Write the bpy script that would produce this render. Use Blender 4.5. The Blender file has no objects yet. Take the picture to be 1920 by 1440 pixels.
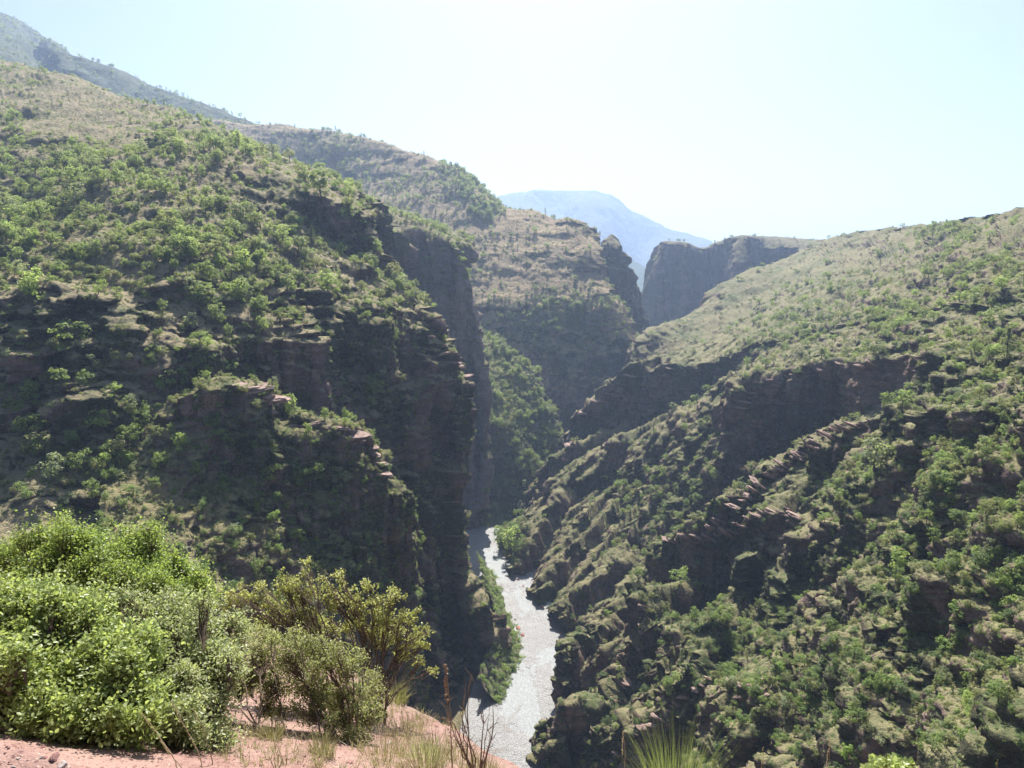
SKY = .05; EXPO = 1.4; HAZE = 0.000125
import bpy, math, random, time
import numpy as np
from mathutils import Vector, Matrix, Euler
T0 = time.time()
def log(*a): print('[%.1fs]' % (time.time() - T0), *a, flush=True)
SC = bpy.context.scene
COL = SC.collection
rng = np.random.default_rng(11)
random.seed(5)

# ------------------------------------------------------------------ camera
F = 1371.0; PITCH = math.radians(-9.0)
cp, sp = math.cos(PITCH), math.sin(PITCH)
def P3(u, v, Y):
    """world point seen at photograph pixel (u, v) at forward distance Y metres"""
    a = (u - 960.0) / F; b = (720.0 - v) / F
    dy = cp - b * sp; dz = sp + b * cp
    return (a * Y / dy, Y, dz * Y / dy)
def proj(P):
    """world points -> photograph pixel and depth"""
    P = np.asarray(P, float)
    d = P[..., 1] * cp + P[..., 2] * sp
    h = -P[..., 1] * sp + P[..., 2] * cp
    dd = np.maximum(d, 1e-3)
    return 960 + F * P[..., 0] / dd, 720 - F * h / dd, d

# ------------------------------------------------------------------ noise
def _h(ix, iy, iz, s):
    n = (ix.astype(np.uint32) * np.uint32(374761393) + iy.astype(np.uint32) * np.uint32(668265263)
         + iz.astype(np.uint32) * np.uint32(2147483647 - 1274126177) + np.uint32(s * 97 + 13))
    n = (n ^ (n >> np.uint32(13))) * np.uint32(1274126177)
    n = n ^ (n >> np.uint32(16))
    return (n & np.uint32(0xffff)).astype(np.float32) / 32767.5 - 1.0
def noise(x, y, z, s=0):
    x = np.asarray(x, np.float32); y = np.asarray(y, np.float32); z = np.asarray(z, np.float32)
    fx, fy, fz = np.floor(x), np.floor(y), np.floor(z)
    ix, iy, iz = fx.astype(np.int64), fy.astype(np.int64), fz.astype(np.int64)
    tx, ty, tz = x - fx, y - fy, z - fz
    tx = tx * tx * (3 - 2 * tx); ty = ty * ty * (3 - 2 * ty); tz = tz * tz * (3 - 2 * tz)
    r = 0
    for a in (0, 1):
        wx = tx if a else 1 - tx
        for b in (0, 1):
            wy = ty if b else 1 - ty
            h0 = _h(ix + a, iy + b, iz, s); h1 = _h(ix + a, iy + b, iz + 1, s)
            r = r + wx * wy * (h0 + (h1 - h0) * tz)
    return r
def fbm(p, L, oct=4, s=0, gain=.5, ridged=False, zs=1.0):
    r = 0; a = 1.0; t = 0
    x, y, z = p[..., 0] / L, p[..., 1] / L, p[..., 2] / (L * zs)
    for k in range(oct):
        f = 2.03 ** k
        n = noise(x * f + 7.3 * k, y * f + 3.1 * k, z * f + 1.7 * k, s + k)
        if ridged: n = 1 - 2.2 * np.abs(n)
        r = r + a * n; t += a; a *= gain
    return r / t

# ------------------------------------------------------------------ mesh helpers
def mesh_np(name, verts, faces, mat=None, smooth=False, uv=None):
    """faces: (n,3) or (n,4) int array"""
    verts = np.ascontiguousarray(verts, np.float32); faces = np.ascontiguousarray(faces, np.int32)
    m = bpy.data.meshes.new(name); k = faces.shape[1]
    m.vertices.add(len(verts)); m.vertices.foreach_set('co', verts.ravel())
    m.loops.add(faces.size); m.loops.foreach_set('vertex_index', faces.ravel())
    m.polygons.add(len(faces)); m.polygons.foreach_set('loop_start', np.arange(0, faces.size, k, dtype=np.int32))
    m.update(calc_edges=True)
    m.polygons.foreach_set('use_smooth', np.full(len(faces), bool(smooth)))
    if mat:
        for q in (mat if isinstance(mat, (list, tuple)) else [mat]): m.materials.append(q)
    m.update()
    return m
def link(name, mesh, parent=None, loc=None):
    o = bpy.data.objects.new(name, mesh); COL.objects.link(o)
    if loc is not None: o.location = loc
    if parent: o.parent = parent
    return o
def tag(o, label=None, cat=None, group=None, kind=None):
    if label: o['label'] = label
    if cat: o['category'] = cat
    if group: o['group'] = group
    if kind: o['kind'] = kind
    return o
def grid_faces(nr, nc):
    i = np.arange(nr * nc, dtype=np.int32).reshape(nr, nc)
    return np.stack([i[:-1, :-1], i[1:, :-1], i[1:, 1:], i[:-1, 1:]], -1).reshape(-1, 4)
def grid_normals(P):
    du = np.gradient(P, axis=1); dv = np.gradient(P, axis=0)
    n = np.cross(dv, du)
    l = np.linalg.norm(n, axis=-1, keepdims=True)
    return n / np.maximum(l, 1e-9)
def blur(A, k, it=1):
    for _ in range(it):
        for ax in (0, 1):
            if A.shape[ax] < 2 * k + 1: continue
            pad = [(0, 0)] * A.ndim; pad[ax] = (k + 1, k)
            B = np.pad(A, pad, mode='edge'); C = np.cumsum(B, axis=ax)
            n = A.shape[ax]
            hi = np.take(C, np.arange(2 * k + 1, 2 * k + 1 + n), axis=ax); lo = np.take(C, np.arange(0, n), axis=ax)
            A = (hi - lo) / (2 * k + 1)
    return A

# ------------------------------------------------------------------ materials
def newmat(name):
    m = bpy.data.materials.new(name); m.use_nodes = True
    nt = m.node_tree; nt.nodes.clear()
    out = nt.nodes.new('ShaderNodeOutputMaterial')
    return m, nt, out
class NB:
    """small node builder"""
    def __init__(s, nt): s.nt = nt
    def n(s, typ, **kw):
        x = s.nt.nodes.new('ShaderNode' + typ)
        for k, v in kw.items(): setattr(x, k, v)
        return x
    def set(s, sock, v):
        if hasattr(v, 'is_linked') or hasattr(v, 'links'): s.nt.links.new(v, sock)
        else: sock.default_value = v
    def math(s, op, a, b=None, c=None, clamp=False):
        x = s.n('Math', operation=op, use_clamp=clamp)
        s.set(x.inputs[0], a)
        if b is not None: s.set(x.inputs[1], b)
        if c is not None: s.set(x.inputs[2], c)
        return x.outputs[0]
    def mix(s, f, a, b, mode='MIX'):
        x = s.n('Mix', data_type='RGBA', blend_type=mode)
        s.set(x.inputs[0], f)
        for i, q in ((6, a), (7, b)):
            s.set(x.inputs[i], (*q, 1) if isinstance(q, tuple) and len(q) == 3 else q)
        return x.outputs[2]
    def ramp(s, f, lo, hi, a=0., b=1.):
        x = s.n('MapRange', interpolation_type='SMOOTHSTEP')
        s.set(x.inputs[0], f); s.set(x.inputs[1], lo); s.set(x.inputs[2], hi); s.set(x.inputs[3], a); s.set(x.inputs[4], b)
        return x.outputs[0]
    def pos(s, sx=1, sy=1, sz=1):
        g = s.n('NewGeometry'); x = s.n('VectorMath', operation='MULTIPLY')
        s.nt.links.new(g.outputs['Position'], x.inputs[0]); x.inputs[1].default_value = (sx, sy, sz)
        return x.outputs[0]
    def noise(s, vec, scale, det=4, rough=.6):
        x = s.n('TexNoise'); s.set(x.inputs['Vector'], vec); x.inputs['Scale'].default_value = scale
        x.inputs['Detail'].default_value = det; x.inputs['Roughness'].default_value = rough
        return x.outputs['Fac']

def terrain_mat(name, k=1.0, rock_lo=.62, rock_hi=.44, grass=(.17, .145, .075), green=(.065, .085, .028), gr_amt=.5,
                rockA=(.15, .095, .078), rockB=(.26, .215, .19), rockC=(.055, .045, .04), bump=1.0, strata=1.0, scrub=.5, moss_shade=.8):
    """k: size of the pattern in metres"""
    m, nt, out = newmat(name); b = NB(nt)
    g = b.n('NewGeometry'); sep = b.n('SeparateXYZ'); nt.links.new(g.outputs['Normal'], sep.inputs[0])
    pos = b.pos(); 
    n1 = b.noise(pos, 1 / (28 * k), 6, .65); n2 = b.noise(pos, 1 / (5 * k), 6, .7); n3 = b.noise(pos, 1 / (1.2 * k), 4, .7)
    # steepness, broken by noise
    st = b.math('ADD', sep.outputs[2], b.math('MULTIPLY', b.math('SUBTRACT', n2, .5), .38))
    rock = b.ramp(st, rock_hi, rock_lo, 1., 0.)
    # rock: bedding planes and vertical streaks
    bed = b.noise(b.pos(.10 / k, .10 / k, .42 / k), 1.0, 6, .72)
    vst = b.noise(b.pos(.30 / k, .30 / k, .06 / k), 1.0, 4, .6)
    rc = b.mix(b.ramp(bed, .35, .65), rockA, rockB)
    rc = b.mix(b.math('MULTIPLY', b.ramp(vst, .5, .72), .7), rc, rockC)
    rc = b.mix(b.math('MULTIPLY', b.ramp(n3, .42, .7), .45), rc, rockB)
    rc = b.mix(b.math('MULTIPLY', b.ramp(b.math('ADD', n1, b.math('MULTIPLY', n2, .4)), .62, .76), moss_shade), rc, (.030, .043, .016))   # mossy growth / climbing scrub, its colour darkened to deepen cliff shade
    # grass
    gc = b.mix(b.ramp(n1, .62 - gr_amt * .3, .82 - gr_amt * .3), grass, green)
    gc = b.mix(b.ramp(n2, .35, .7), gc, tuple(c * 1.25 for c in grass))
    vo = b.n('TexVoronoi'); b.set(vo.inputs['Vector'], pos); vo.inputs['Scale'].default_value = 1 / (2.6 * k); vo.inputs['Randomness'].default_value = 1
    spots = b.math('MULTIPLY', b.ramp(vo.outputs['Distance'], .18, .42, 1., 0.), b.ramp(n1, .58 - scrub * .25, .66 - scrub * .25))
    gc = b.mix(b.math('MULTIPLY', spots, .85), gc, green)
    gc = b.mix(b.math('MULTIPLY', b.ramp(bed, .6, .72), .35), gc, rockB)
    col = b.mix(rock, gc, rc)
    bs = b.n('BsdfPrincipled'); b.set(bs.inputs['Base Color'], col); bs.inputs['Roughness'].default_value = .95
    bs.inputs['Specular IOR Level'].default_value = .15
    hgt = b.math('ADD', b.math('MULTIPLY', n2, 1.6 * k), b.math('MULTIPLY', n3, .7 * k))
    hgt = b.math('ADD', hgt, b.math('MULTIPLY', b.math('MULTIPLY', bed, rock), 1.2 * k * strata))
    hgt = b.math('ADD', hgt, b.math('MULTIPLY', b.math('MULTIPLY', vst, rock), 1.0 * k))
    bp = b.n('Bump'); bp.inputs['Strength'].default_value = min(1, bump); bp.inputs['Distance'].default_value = 1.0
    nt.links.new(hgt, bp.inputs['Height']); nt.links.new(bp.outputs[0], bs.inputs['Normal'])
    nt.links.new(bs.outputs[0], out.inputs[0])
    return m
# ------------------------------------------------------------------ terrain sheets
SHEETS = {}
def cr(P0, P1, P2, P3_, t, ten=.35):
    m1 = (P2 - P0) * ten; m2 = (P3_ - P1) * ten
    t2 = t * t; t3 = t2 * t
    return (2 * t3 - 3 * t2 + 1) * P1 + (t3 - 2 * t2 + t) * m1 + (-2 * t3 + 3 * t2) * P2 + (t3 - t2) * m2
def interp_axis(A, cnt):
    """A (n, m, 3) -> Catmull-Rom along axis 0, cnt[i] samples in interval i"""
    n = len(A); out = []
    for i in range(n - 1):
        a = A[max(i - 1, 0)]; d = A[min(i + 2, n - 1)]
        for t in np.arange(cnt[i]) / cnt[i]: out.append(cr(a, A[i], A[i + 1], d, t))
    out.append(A[-1]); return np.array(out)
def sheet(name, rows, mat, step=2.2, disp=(), back=None, seed=0, label=None, hook=None, smooth=2, kind='structure', maxn=60, rowstep=None, hook2=None):
    """rows: list of lists of (u, v, Y) from the far/top row to the near/bottom row; last column may be a hidden wrap."""
    n = max(len(r) for r in rows)
    A = np.array([[P3(*p) for p in r] for r in rows], float)
    if back is not None:      # (dY, dZ): the hidden far side behind the first row
        B = A[0] + np.array([0, back[0], back[1]]); B0 = A[0] + np.array([0, back[0] * .3, back[1] * .12])
        A = np.concatenate([B[None], B0[None], A], 0)
    u, v, d = proj(A)
    u = np.clip(u, -150, 2070); v = np.clip(v, -50, 1500)
    dc = np.hypot(np.diff(u, axis=1), np.diff(v, axis=1)); dr = np.hypot(np.diff(u, axis=0), np.diff(v, axis=0))
    cc = np.clip(np.round(np.percentile(dc, 75, axis=0) / step), 3, 400).astype(int)
    rs = rowstep or step
    rc = np.clip(np.round(np.percentile(dr, 75, axis=1) / rs), 4, 400).astype(int)
    if back is not None: rc[0] = 14; rc[1] = 10
    G = interp_axis(A, rc)
    G = interp_axis(np.swapaxes(G, 0, 1), cc); G = np.swapaxes(G, 0, 1)
    if smooth: G = blur(G, smooth, 2)
    if hook: G = hook(G)
    for di, d_ in enumerate(disp):
        if di == 3 and hook2: G = hook2(G)
        N = grid_normals(blur(G, 2, 1))
        if np.mean(N[..., 2]) < 0: N = -N
        typ, L, amp = d_[0], d_[1], d_[2]
        s = seed * 31 + int(L * 10) + 5
        steep = np.clip((0.93 - N[..., 2]) / .5, 0, 1)
        if typ == 'fbm': G = G + N * (amp * fbm(G, L, 4, s))[..., None]
        elif typ == 'fine': G = G + N * (amp * fbm(G, L, 3, s, .6) * (.35 + .65 * steep))[..., None]
        elif typ == 'ridge': G = G + N * (amp * (fbm(G, L, 4, s, .5, True) - .1) * (.3 + .7 * steep))[..., None]
        elif typ == 'vert':   # vertical gullies and buttresses on steep rock
            q = fbm(G, L, 3, s, .5, True, zs=5.0)
            H = N.copy(); H[..., 2] = 0; H /= np.maximum(np.linalg.norm(H, axis=-1, keepdims=True), .2)
            G = G + H * (amp * q * steep)[..., None]
        elif typ == 'ledge':  # broken stepped outcrops: beds stand out and fall back
            dip = d_[3]
            z = G[..., 2] + dip[0] * G[..., 0] + dip[1] * G[..., 1] + 1.3 * L * fbm(G, L * 4, 3, s + 3)
            q = np.tanh(3.0 * noise(z / L, G[..., 0] / (L * 4), G[..., 1] / (L * 4), s)) * np.clip(.35 + 1.6 * fbm(G, L * 3.5, 2, s + 9), 0, 1.2)
            H = N.copy(); H[..., 2] *= .3; H /= np.maximum(np.linalg.norm(H, axis=-1, keepdims=True), .15)
            G = G + H * (amp * q * (1 - (d_[4] if len(d_) > 4 else 0) * steep))[..., None]
        elif typ == 'crack':  # deep narrow vertical clefts
            q = fbm(G, L, 2, s, .5, True, zs=7.0); q = np.clip((q - .45) / .5, 0, 1)
            H = N.copy(); H[..., 2] = 0; H /= np.maximum(np.linalg.norm(H, axis=-1, keepdims=True), .2)
            G = G - H * (amp * q * steep)[..., None]
        elif typ == 'strata':  # ledges: horizontal retreat alternating with height along tilted beds
            dip = d_[3] if len(d_) > 3 else (.12, .05)
            z = G[..., 2] + dip[0] * G[..., 0] + dip[1] * G[..., 1] + 2.6 * L * fbm(G, L * 9, 3, s + 3)
            q = noise(z / L, G[..., 0] / (L * 25), G[..., 1] / (L * 25), s) + .5 * noise(z / L * 2.3, G[..., 0] / (L * 15), G[..., 1] / (L * 15), s + 1)
            q = np.tanh(q * 2.2) * np.clip(.55 + 1.1 * fbm(G, L * 6, 2, s + 9), 0, 1.3)
            H = N.copy(); H[..., 2] *= .15; H /= np.maximum(np.linalg.norm(H, axis=-1, keepdims=True), .25)
            G = G + H * (amp * q * np.clip(steep * 1.3 + .12, 0, 1))[..., None]
    N = grid_normals(G)
    if np.mean(N[..., 2]) < 0: N = -N; flip = True
    else: flip = False
    f = grid_faces(*G.shape[:2])
    if flip: f = f[:, ::-1]
    m = mesh_np(name, G.reshape(-1, 3), f, mat, smooth=True)
    o = link(name, m); o['kind'] = kind
    SHEETS[name if name not in SHEETS else name + str(len(SHEETS))] = G
    log(name, G.shape)
    return o, G

W = 'w'
def R_(*a): return list(a)

# ---- far mountain
M_far = terrain_mat('far_mountain_slope', 26, .5, .3, (.06, .065, .04), (.02, .03, .014), .9, (.09, .085, .08), (.22, .21, .2))
us = [820, 880, 950, 1000, 1060, 1110, 1145, 1180, 1210, 1260, 1320, 1345, 1420, 1520]
v0 = [430, 385, 362, 354, 357, 361, 372, 394, 405, 430, 446, 462, 490, 520]
sheet('distant_mountain', [
    [(a, b, 7200) for a, b in zip(us, v0)],
    [(a, b + 40 + 12 * math.sin(a / 23), 6700 + 250 * math.sin(a / 31)) for a, b in zip(us, v0)],
    [(a, b + 95, 6000 + 300 * math.sin(a / 27 + 1)) for a, b in zip(us, v0)],
    [(a, 560, 5200) for a in us], [(a, 700, 4600) for a in us]],
    M_far, 2.2, [('fbm', 900, 45), ('ridge', 420, 55), ('ridge', 150, 45), ('ridge', 60, 22)], back=(1500, -1500), seed=1, smooth=1)
us = [1060, 1110, 1135, 1160, 1190, 1215, 1245, 1300, 1380]
v0 = [425, 452, 468, 474, 490, 505, 512, 520, 540]
sheet('far_hillside', [
    [(a, b, 4000) for a, b in zip(us, v0)], [(a, b + 40, 3600 + 90 * math.sin(a / 20)) for a, b in zip(us, v0)],
    [(a, b + 110, 3100) for a, b in zip(us, v0)], [(a, 760, 2500) for a in us]],
    terrain_mat('far_forest_slope', 14, .4, .2, (.06, .075, .03), (.03, .05, .016), 1.2), 2.2, [('ridge', 260, 40), ('ridge', 60, 12)], back=(800, -700), seed=2)

# ---- high mountain at the back left
us = [-300, -120, -30, 12, 45, 80, 105, 150, 200, 245, 300, 350, 410, 460, 500, 570]
v0 = [-140, -60, 5, 25, 48, 76, 96, 110, 130, 146, 172, 192, 208, 225, 242, 300]
M_hill = terrain_mat('hill_scrub_and_rock', 3.2, .50, .30, (.215, .175, .095), (.06, .085, .03), .35)
sheet('mountain', [
    [(a, b, 2300 if a < 90 else 1750) for a, b in zip(us, v0)],
    [(a, b + 30, 2100 if a < 90 else 1650) for a, b in zip(us, v0)],
    [(a, b + 110, 1450) for a, b in zip(us, v0)], [(a, b + 330, 1150) for a, b in zip(us, v0)]],
    terrain_mat('mountain_forest', 6, .45, .25, (.075, .085, .045), (.03, .045, .018), 1.1), 2.4, [('fbm', 200, 26), ('ridge', 70, 12), ('fine', 16, 4)], back=(500, -250), seed=3)

# ---- cliff tower behind the central hill, and the cliffs on the far right bank
M_rock = terrain_mat('gorge_cliff_far', 3.0, .62, .42, (.16, .14, .08), (.05, .07, .025), .5, (.13, .085, .075), (.2, .155, .14), (.07, .055, .05))
sheet('rock_tower', [
    R_((1085, 520, 1150), (1112, 482, 1150), (1128, 468, 1150), (1146, 442, 1150), (1158, 460, 1150), (1168, 488, 1150), (1183, 520, 1155), (1196, 562, 1160), (1205, 605, 1165), (1214, 650, 1170), (1195, 640, 1260)),
    R_((1080, 520, 1130), (1110, 492, 1125), (1126, 482, 1125), (1143, 475, 1120), (1154, 482, 1122), (1164, 500, 1125), (1179, 548, 1130), (1192, 595, 1135), (1202, 640, 1140), (1212, 690, 1145), (1192, 690, 1260)),
    R_((1070, 620, 1110), (1100, 620, 1105), (1120, 620, 1100), (1138, 620, 1100), (1152, 620, 1100), (1164, 630, 1105), (1178, 650, 1110), (1192, 680, 1115), (1202, 710, 1120), (1212, 750, 1125), (1192, 750, 1260)),
    R_((1060, 900, 1060), (1090, 900, 1055), (1115, 900, 1050), (1135, 900, 1050), (1150, 900, 1050), (1164, 900, 1055), (1178, 900, 1060), (1192, 900, 1065), (1202, 900, 1070), (1212, 900, 1075), (1192, 900, 1260))],
    M_rock, 2.0, [('vert', 34, 8), ('vert', 14, 6), ('crack', 16, 8), ('ledge', 9, 4, (.1, .1)), ('fine', 9, 3.5), ('fine', 4, 1.6)], back=(60, -120), seed=4, smooth=0)
us = [1200, 1206, 1217, 1232, 1241, 1262, 1288, 1310, 1328, 1345, 1366, 1382, 1398, 1425, 1470, 1530, 1600, 1720]
v0 = [640, 566, 528, 480, 454, 452, 455, 464, 463, 453, 449, 442, 441, 443, 444, 449, 452, 450]
dY = [60, 30, 20, 0, 0, 0, -10, 40, 90, 60, 20, -90, -60, 30, 60, 40, 0, 0]
sheet('cliff', [
    [(a, b, 1520 + c - max(0, a - 1400) * .9) for a, b, c in zip(us, v0, dY)],
    [(a, b + 7 + (12 if a > 1400 else 0), 1495 + c - max(0, a - 1400) * 1.2) for a, b, c in zip(us, v0, dY)],
    [(a + 2, b + 55, 1478 + c * 1.3 - max(0, a - 1400) * 1.2) for a, b, c in zip(us, v0, dY)],
    [(a + 2, 600 + (10 if a < 1240 else 0), 1462 + c * 1.4 - max(0, a - 1400) * 1.2) for a, b, c in zip(us, v0, dY)],
    [(a, 720, 1430 + c - max(0, a - 1400) * 1.2) for a, c in zip(us, dY)], [(a, 920, 1400) for a in us]],
    M_rock, 2.0, [('vert', 80, 9), ('vert', 30, 8), ('crack', 24, 10), ('ridge', 22, 3), ('fine', 9, 2), ('fine', 4, 1.)], back=(150, -110), seed=5, smooth=1)

# ---- central hill
M_cent = terrain_mat('central_hill_grass', 2.6, .56, .36, (.25, .195, .12), (.075, .095, .038), .22, scrub=.35)
C = [
 R_((380, 222, 1500), (440, 230, 1470), (492, 235, 1450), (550, 237, 1430), (610, 243, 1400), (665, 255, 1370), (715, 268, 1340), (760, 283, 1310), (800, 294, 1285), (845, 312, 1265), (880, 335, 1240), (912, 366, 1215), (938, 386, 1190), (965, 398, 1165), (1000, 397, 1140), (1040, 411, 1110), (1065, 407, 1085), (1108, 428, 1050), (1100, 440, 1200)),
 R_((380, 262, 1380), (440, 290, 1350), (500, 320, 1320), (560, 345, 1290), (620, 350, 1270), (670, 350, 1250), (715, 345, 1240), (760, 340, 1225), (800, 335, 1205), (830, 352, 1180), (865, 352, 1160), (905, 376, 1140), (925, 400, 1125), (950, 404, 1110), (990, 410, 1095), (1035, 425, 1075), (1062, 425, 1055), (1113, 448, 1030), (1105, 455, 1200)),
 R_((400, 340, 1250), (460, 370, 1210), (520, 395, 1180), (580, 410, 1150), (640, 418, 1120), (690, 424, 1100), (730, 428, 1085), (780, 432, 1070), (820, 436, 1060), (850, 440, 1050), (880, 445, 1040), (910, 450, 1035), (940, 455, 1030), (965, 460, 1025), (1000, 465, 1015), (1040, 470, 1005), (1070, 475, 1000), (1117, 487, 990), (1108, 490, 1200)),
 R_((420, 500, 1050), (480, 510, 1040), (540, 515, 1030), (600, 520, 1015), (655, 524, 1000), (700, 527, 990), (740, 530, 980), (785, 533, 970), (825, 536, 962), (855, 539, 956), (885, 542, 950), (915, 545, 945), (945, 548, 940), (970, 550, 938), (1005, 553, 935), (1048, 555, 932), (1085, 557, 932), (1142, 545, 945), (1125, 545, 1180)),
 R_((440, 620, 960), (500, 622, 950), (560, 624, 940), (615, 626, 930), (665, 628, 922), (710, 630, 915), (750, 632, 908), (795, 634, 902), (835, 636, 896), (865, 638, 892), (895, 640, 888), (925, 640, 885), (955, 640, 884), (985, 638, 884), (1020, 636, 885), (1062, 632, 888), (1105, 625, 893), (1172, 600, 915), (1150, 600, 1150)),
 R_((450, 720, 925), (510, 720, 920), (570, 720, 912), (625, 720, 903), (670, 720, 896), (715, 720, 890), (755, 720, 885), (800, 720, 880), (840, 720, 876), (870, 720, 874), (900, 720, 870), (930, 720, 866), (960, 722, 862), (990, 724, 860), (1025, 722, 862), (1068, 715, 866), (1115, 705, 872), (1188, 660, 895), (1165, 660, 1120)),
 R_((450, 860, 900), (510, 860, 895), (570, 860, 888), (625, 860, 880), (670, 860, 874), (715, 860, 868), (755, 860, 863), (800, 860, 860), (840, 860, 856), (870, 860, 852), (900, 860, 850), (930, 860, 846), (960, 860, 842), (990, 860, 838), (1025, 855, 838), (1068, 845, 846), (1115, 830, 856), (1192, 780, 880), (1170, 780, 1100)),
 [(450 + i * 42, 1050, 880 - i * 3) for i in range(18)] + [(1170, 900, 1100)],
]
sheet('hill', C, M_cent, 2.2, [('fbm', 130, 6), ('ridge', 60, 6), ('vert', 45, 7), ('crack', 30, 8), ('vert', 18, 4), ('ledge', 16, 3., (.1, .2)), ('ledge', 6, 1.3, (.1, .2)), ('fine', 10, 2.4), ('fine', 4, 1.)], back=(300, -160), seed=6)

# ---- dark wall on the left bank
M_wall = terrain_mat('gorge_wall_hazed', 2.2, .66, .46, (.17, .15, .08), (.05, .07, .026), .5, (.20, .155, .145), (.32, .265, .25), (.10, .085, .08), moss_shade=.4)  # rock colours lightened and greyed to paint in distance haze
def wallrow(dv, dYf):
    base = [(560, 355, 760), (620, 372, 740), (665, 388, 720), (705, 398, 705), (735, 402, 700), (770, 412, 690), (800, 428, 682), (830, 440, 676), (858, 455, 668)]
    return [(u, v + dv, Y + dYf) for u, v, Y in base]
sheet('cliff', [
    wallrow(0, 0) + [(864, 470, 665), (866, 490, 665), (850, 480, 760)],
    wallrow(14, -14) + [(866, 482, 652), (868, 505, 650), (850, 500, 760)],
    wallrow(60, -22) + [(868, 520, 640), (871, 550, 640), (852, 540, 760)],
    [(560, 540, 725), (620, 545, 705), (665, 548, 690), (705, 550, 678), (735, 552, 674), (770, 555, 664), (800, 560, 656), (830, 570, 650), (864, 580, 642), (876, 590, 636), (883, 610, 634), (862, 600, 760)],
    [(560, 660, 710), (620, 660, 690), (665, 660, 674), (705, 660, 662), (735, 660, 655), (770, 660, 645), (800, 665, 640), (835, 670, 634), (880, 675, 628), (896, 680, 624), (903, 690, 622), (880, 690, 760)],
    [(560, 860, 690), (620, 860, 670), (665, 860, 654), (705, 860, 642), (735, 860, 636), (770, 860, 628), (800, 860, 622), (835, 860, 618), (885, 800, 618), (902, 780, 620), (908, 780, 618), (888, 780, 760)],
    [(560, 1060, 670), (620, 1060, 650), (665, 1060, 634), (705, 1060, 622), (735, 1060, 616), (770, 1060, 610), (800, 1060, 606), (835, 1060, 604), (885, 1000, 600), (902, 960, 605), (908, 950, 606), (888, 950, 760)]],
    M_wall, 2.2, [('ridge', 45, 7), ('vert', 30, 9), ('crack', 20, 7), ('vert', 12, 4), ('fine', 5, 1.5), ('fine', 2, .6)], back=(90, 10), seed=7, smooth=1)

# ---- green rib at the river bend
M_rib = terrain_mat('rib_scrub_and_rock', 1.8, .70, .50, (.15, .15, .065), (.055, .085, .025), .8, (.14, .09, .075), (.24, .19, .17), scrub=.8)
sheet('rock_rib', [
    R_((850, 560, 820), (900, 625, 800), (932, 640, 782), (960, 660, 765), (1000, 706, 740), (1035, 780, 712), (1052, 850, 682), (1034, 925, 652), (1016, 975, 622), (1000, 985, 640)),
    R_((840, 660, 760), (895, 690, 742), (925, 705, 730), (952, 726, 720), (985, 764, 704), (1012, 815, 688), (1026, 870, 668), (1018, 930, 645), (1012, 978, 620), (1000, 990, 640)),
    R_((830, 720, 705), (880, 738, 694), (914, 762, 684), (940, 788, 674), (962, 824, 662), (982, 866, 650), (996, 905, 640), (1006, 945, 630), (1010, 980, 618), (1000, 995, 640)),
    R_((820, 760, 690), (876, 785, 680), (908, 808, 670), (932, 832, 660), (954, 862, 650), (974, 896, 642), (990, 925, 634), (1003, 955, 626), (1008, 985, 617), (1000, 1000, 640)),
    R_((820, 900, 650), (872, 900, 645), (904, 900, 640), (928, 910, 636), (950, 922, 632), (970, 938, 628), (986, 952, 624), (1000, 970, 620), (1006, 988, 616), (1000, 1005, 640)),
    R_((820, 1010, 600), (868, 1005, 600), (900, 1000, 602), (925, 998, 604), (948, 996, 606), (968, 995, 608), (984, 994, 610), (998, 993, 612), (1004, 994, 613), (1000, 1010, 640))],
    M_rib, 2.0, [('ridge', 40, 7), ('vert', 20, 6), ('fine', 6, 1.6), ('fine', 2, .6)], back=(120, -120), seed=8)

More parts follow.
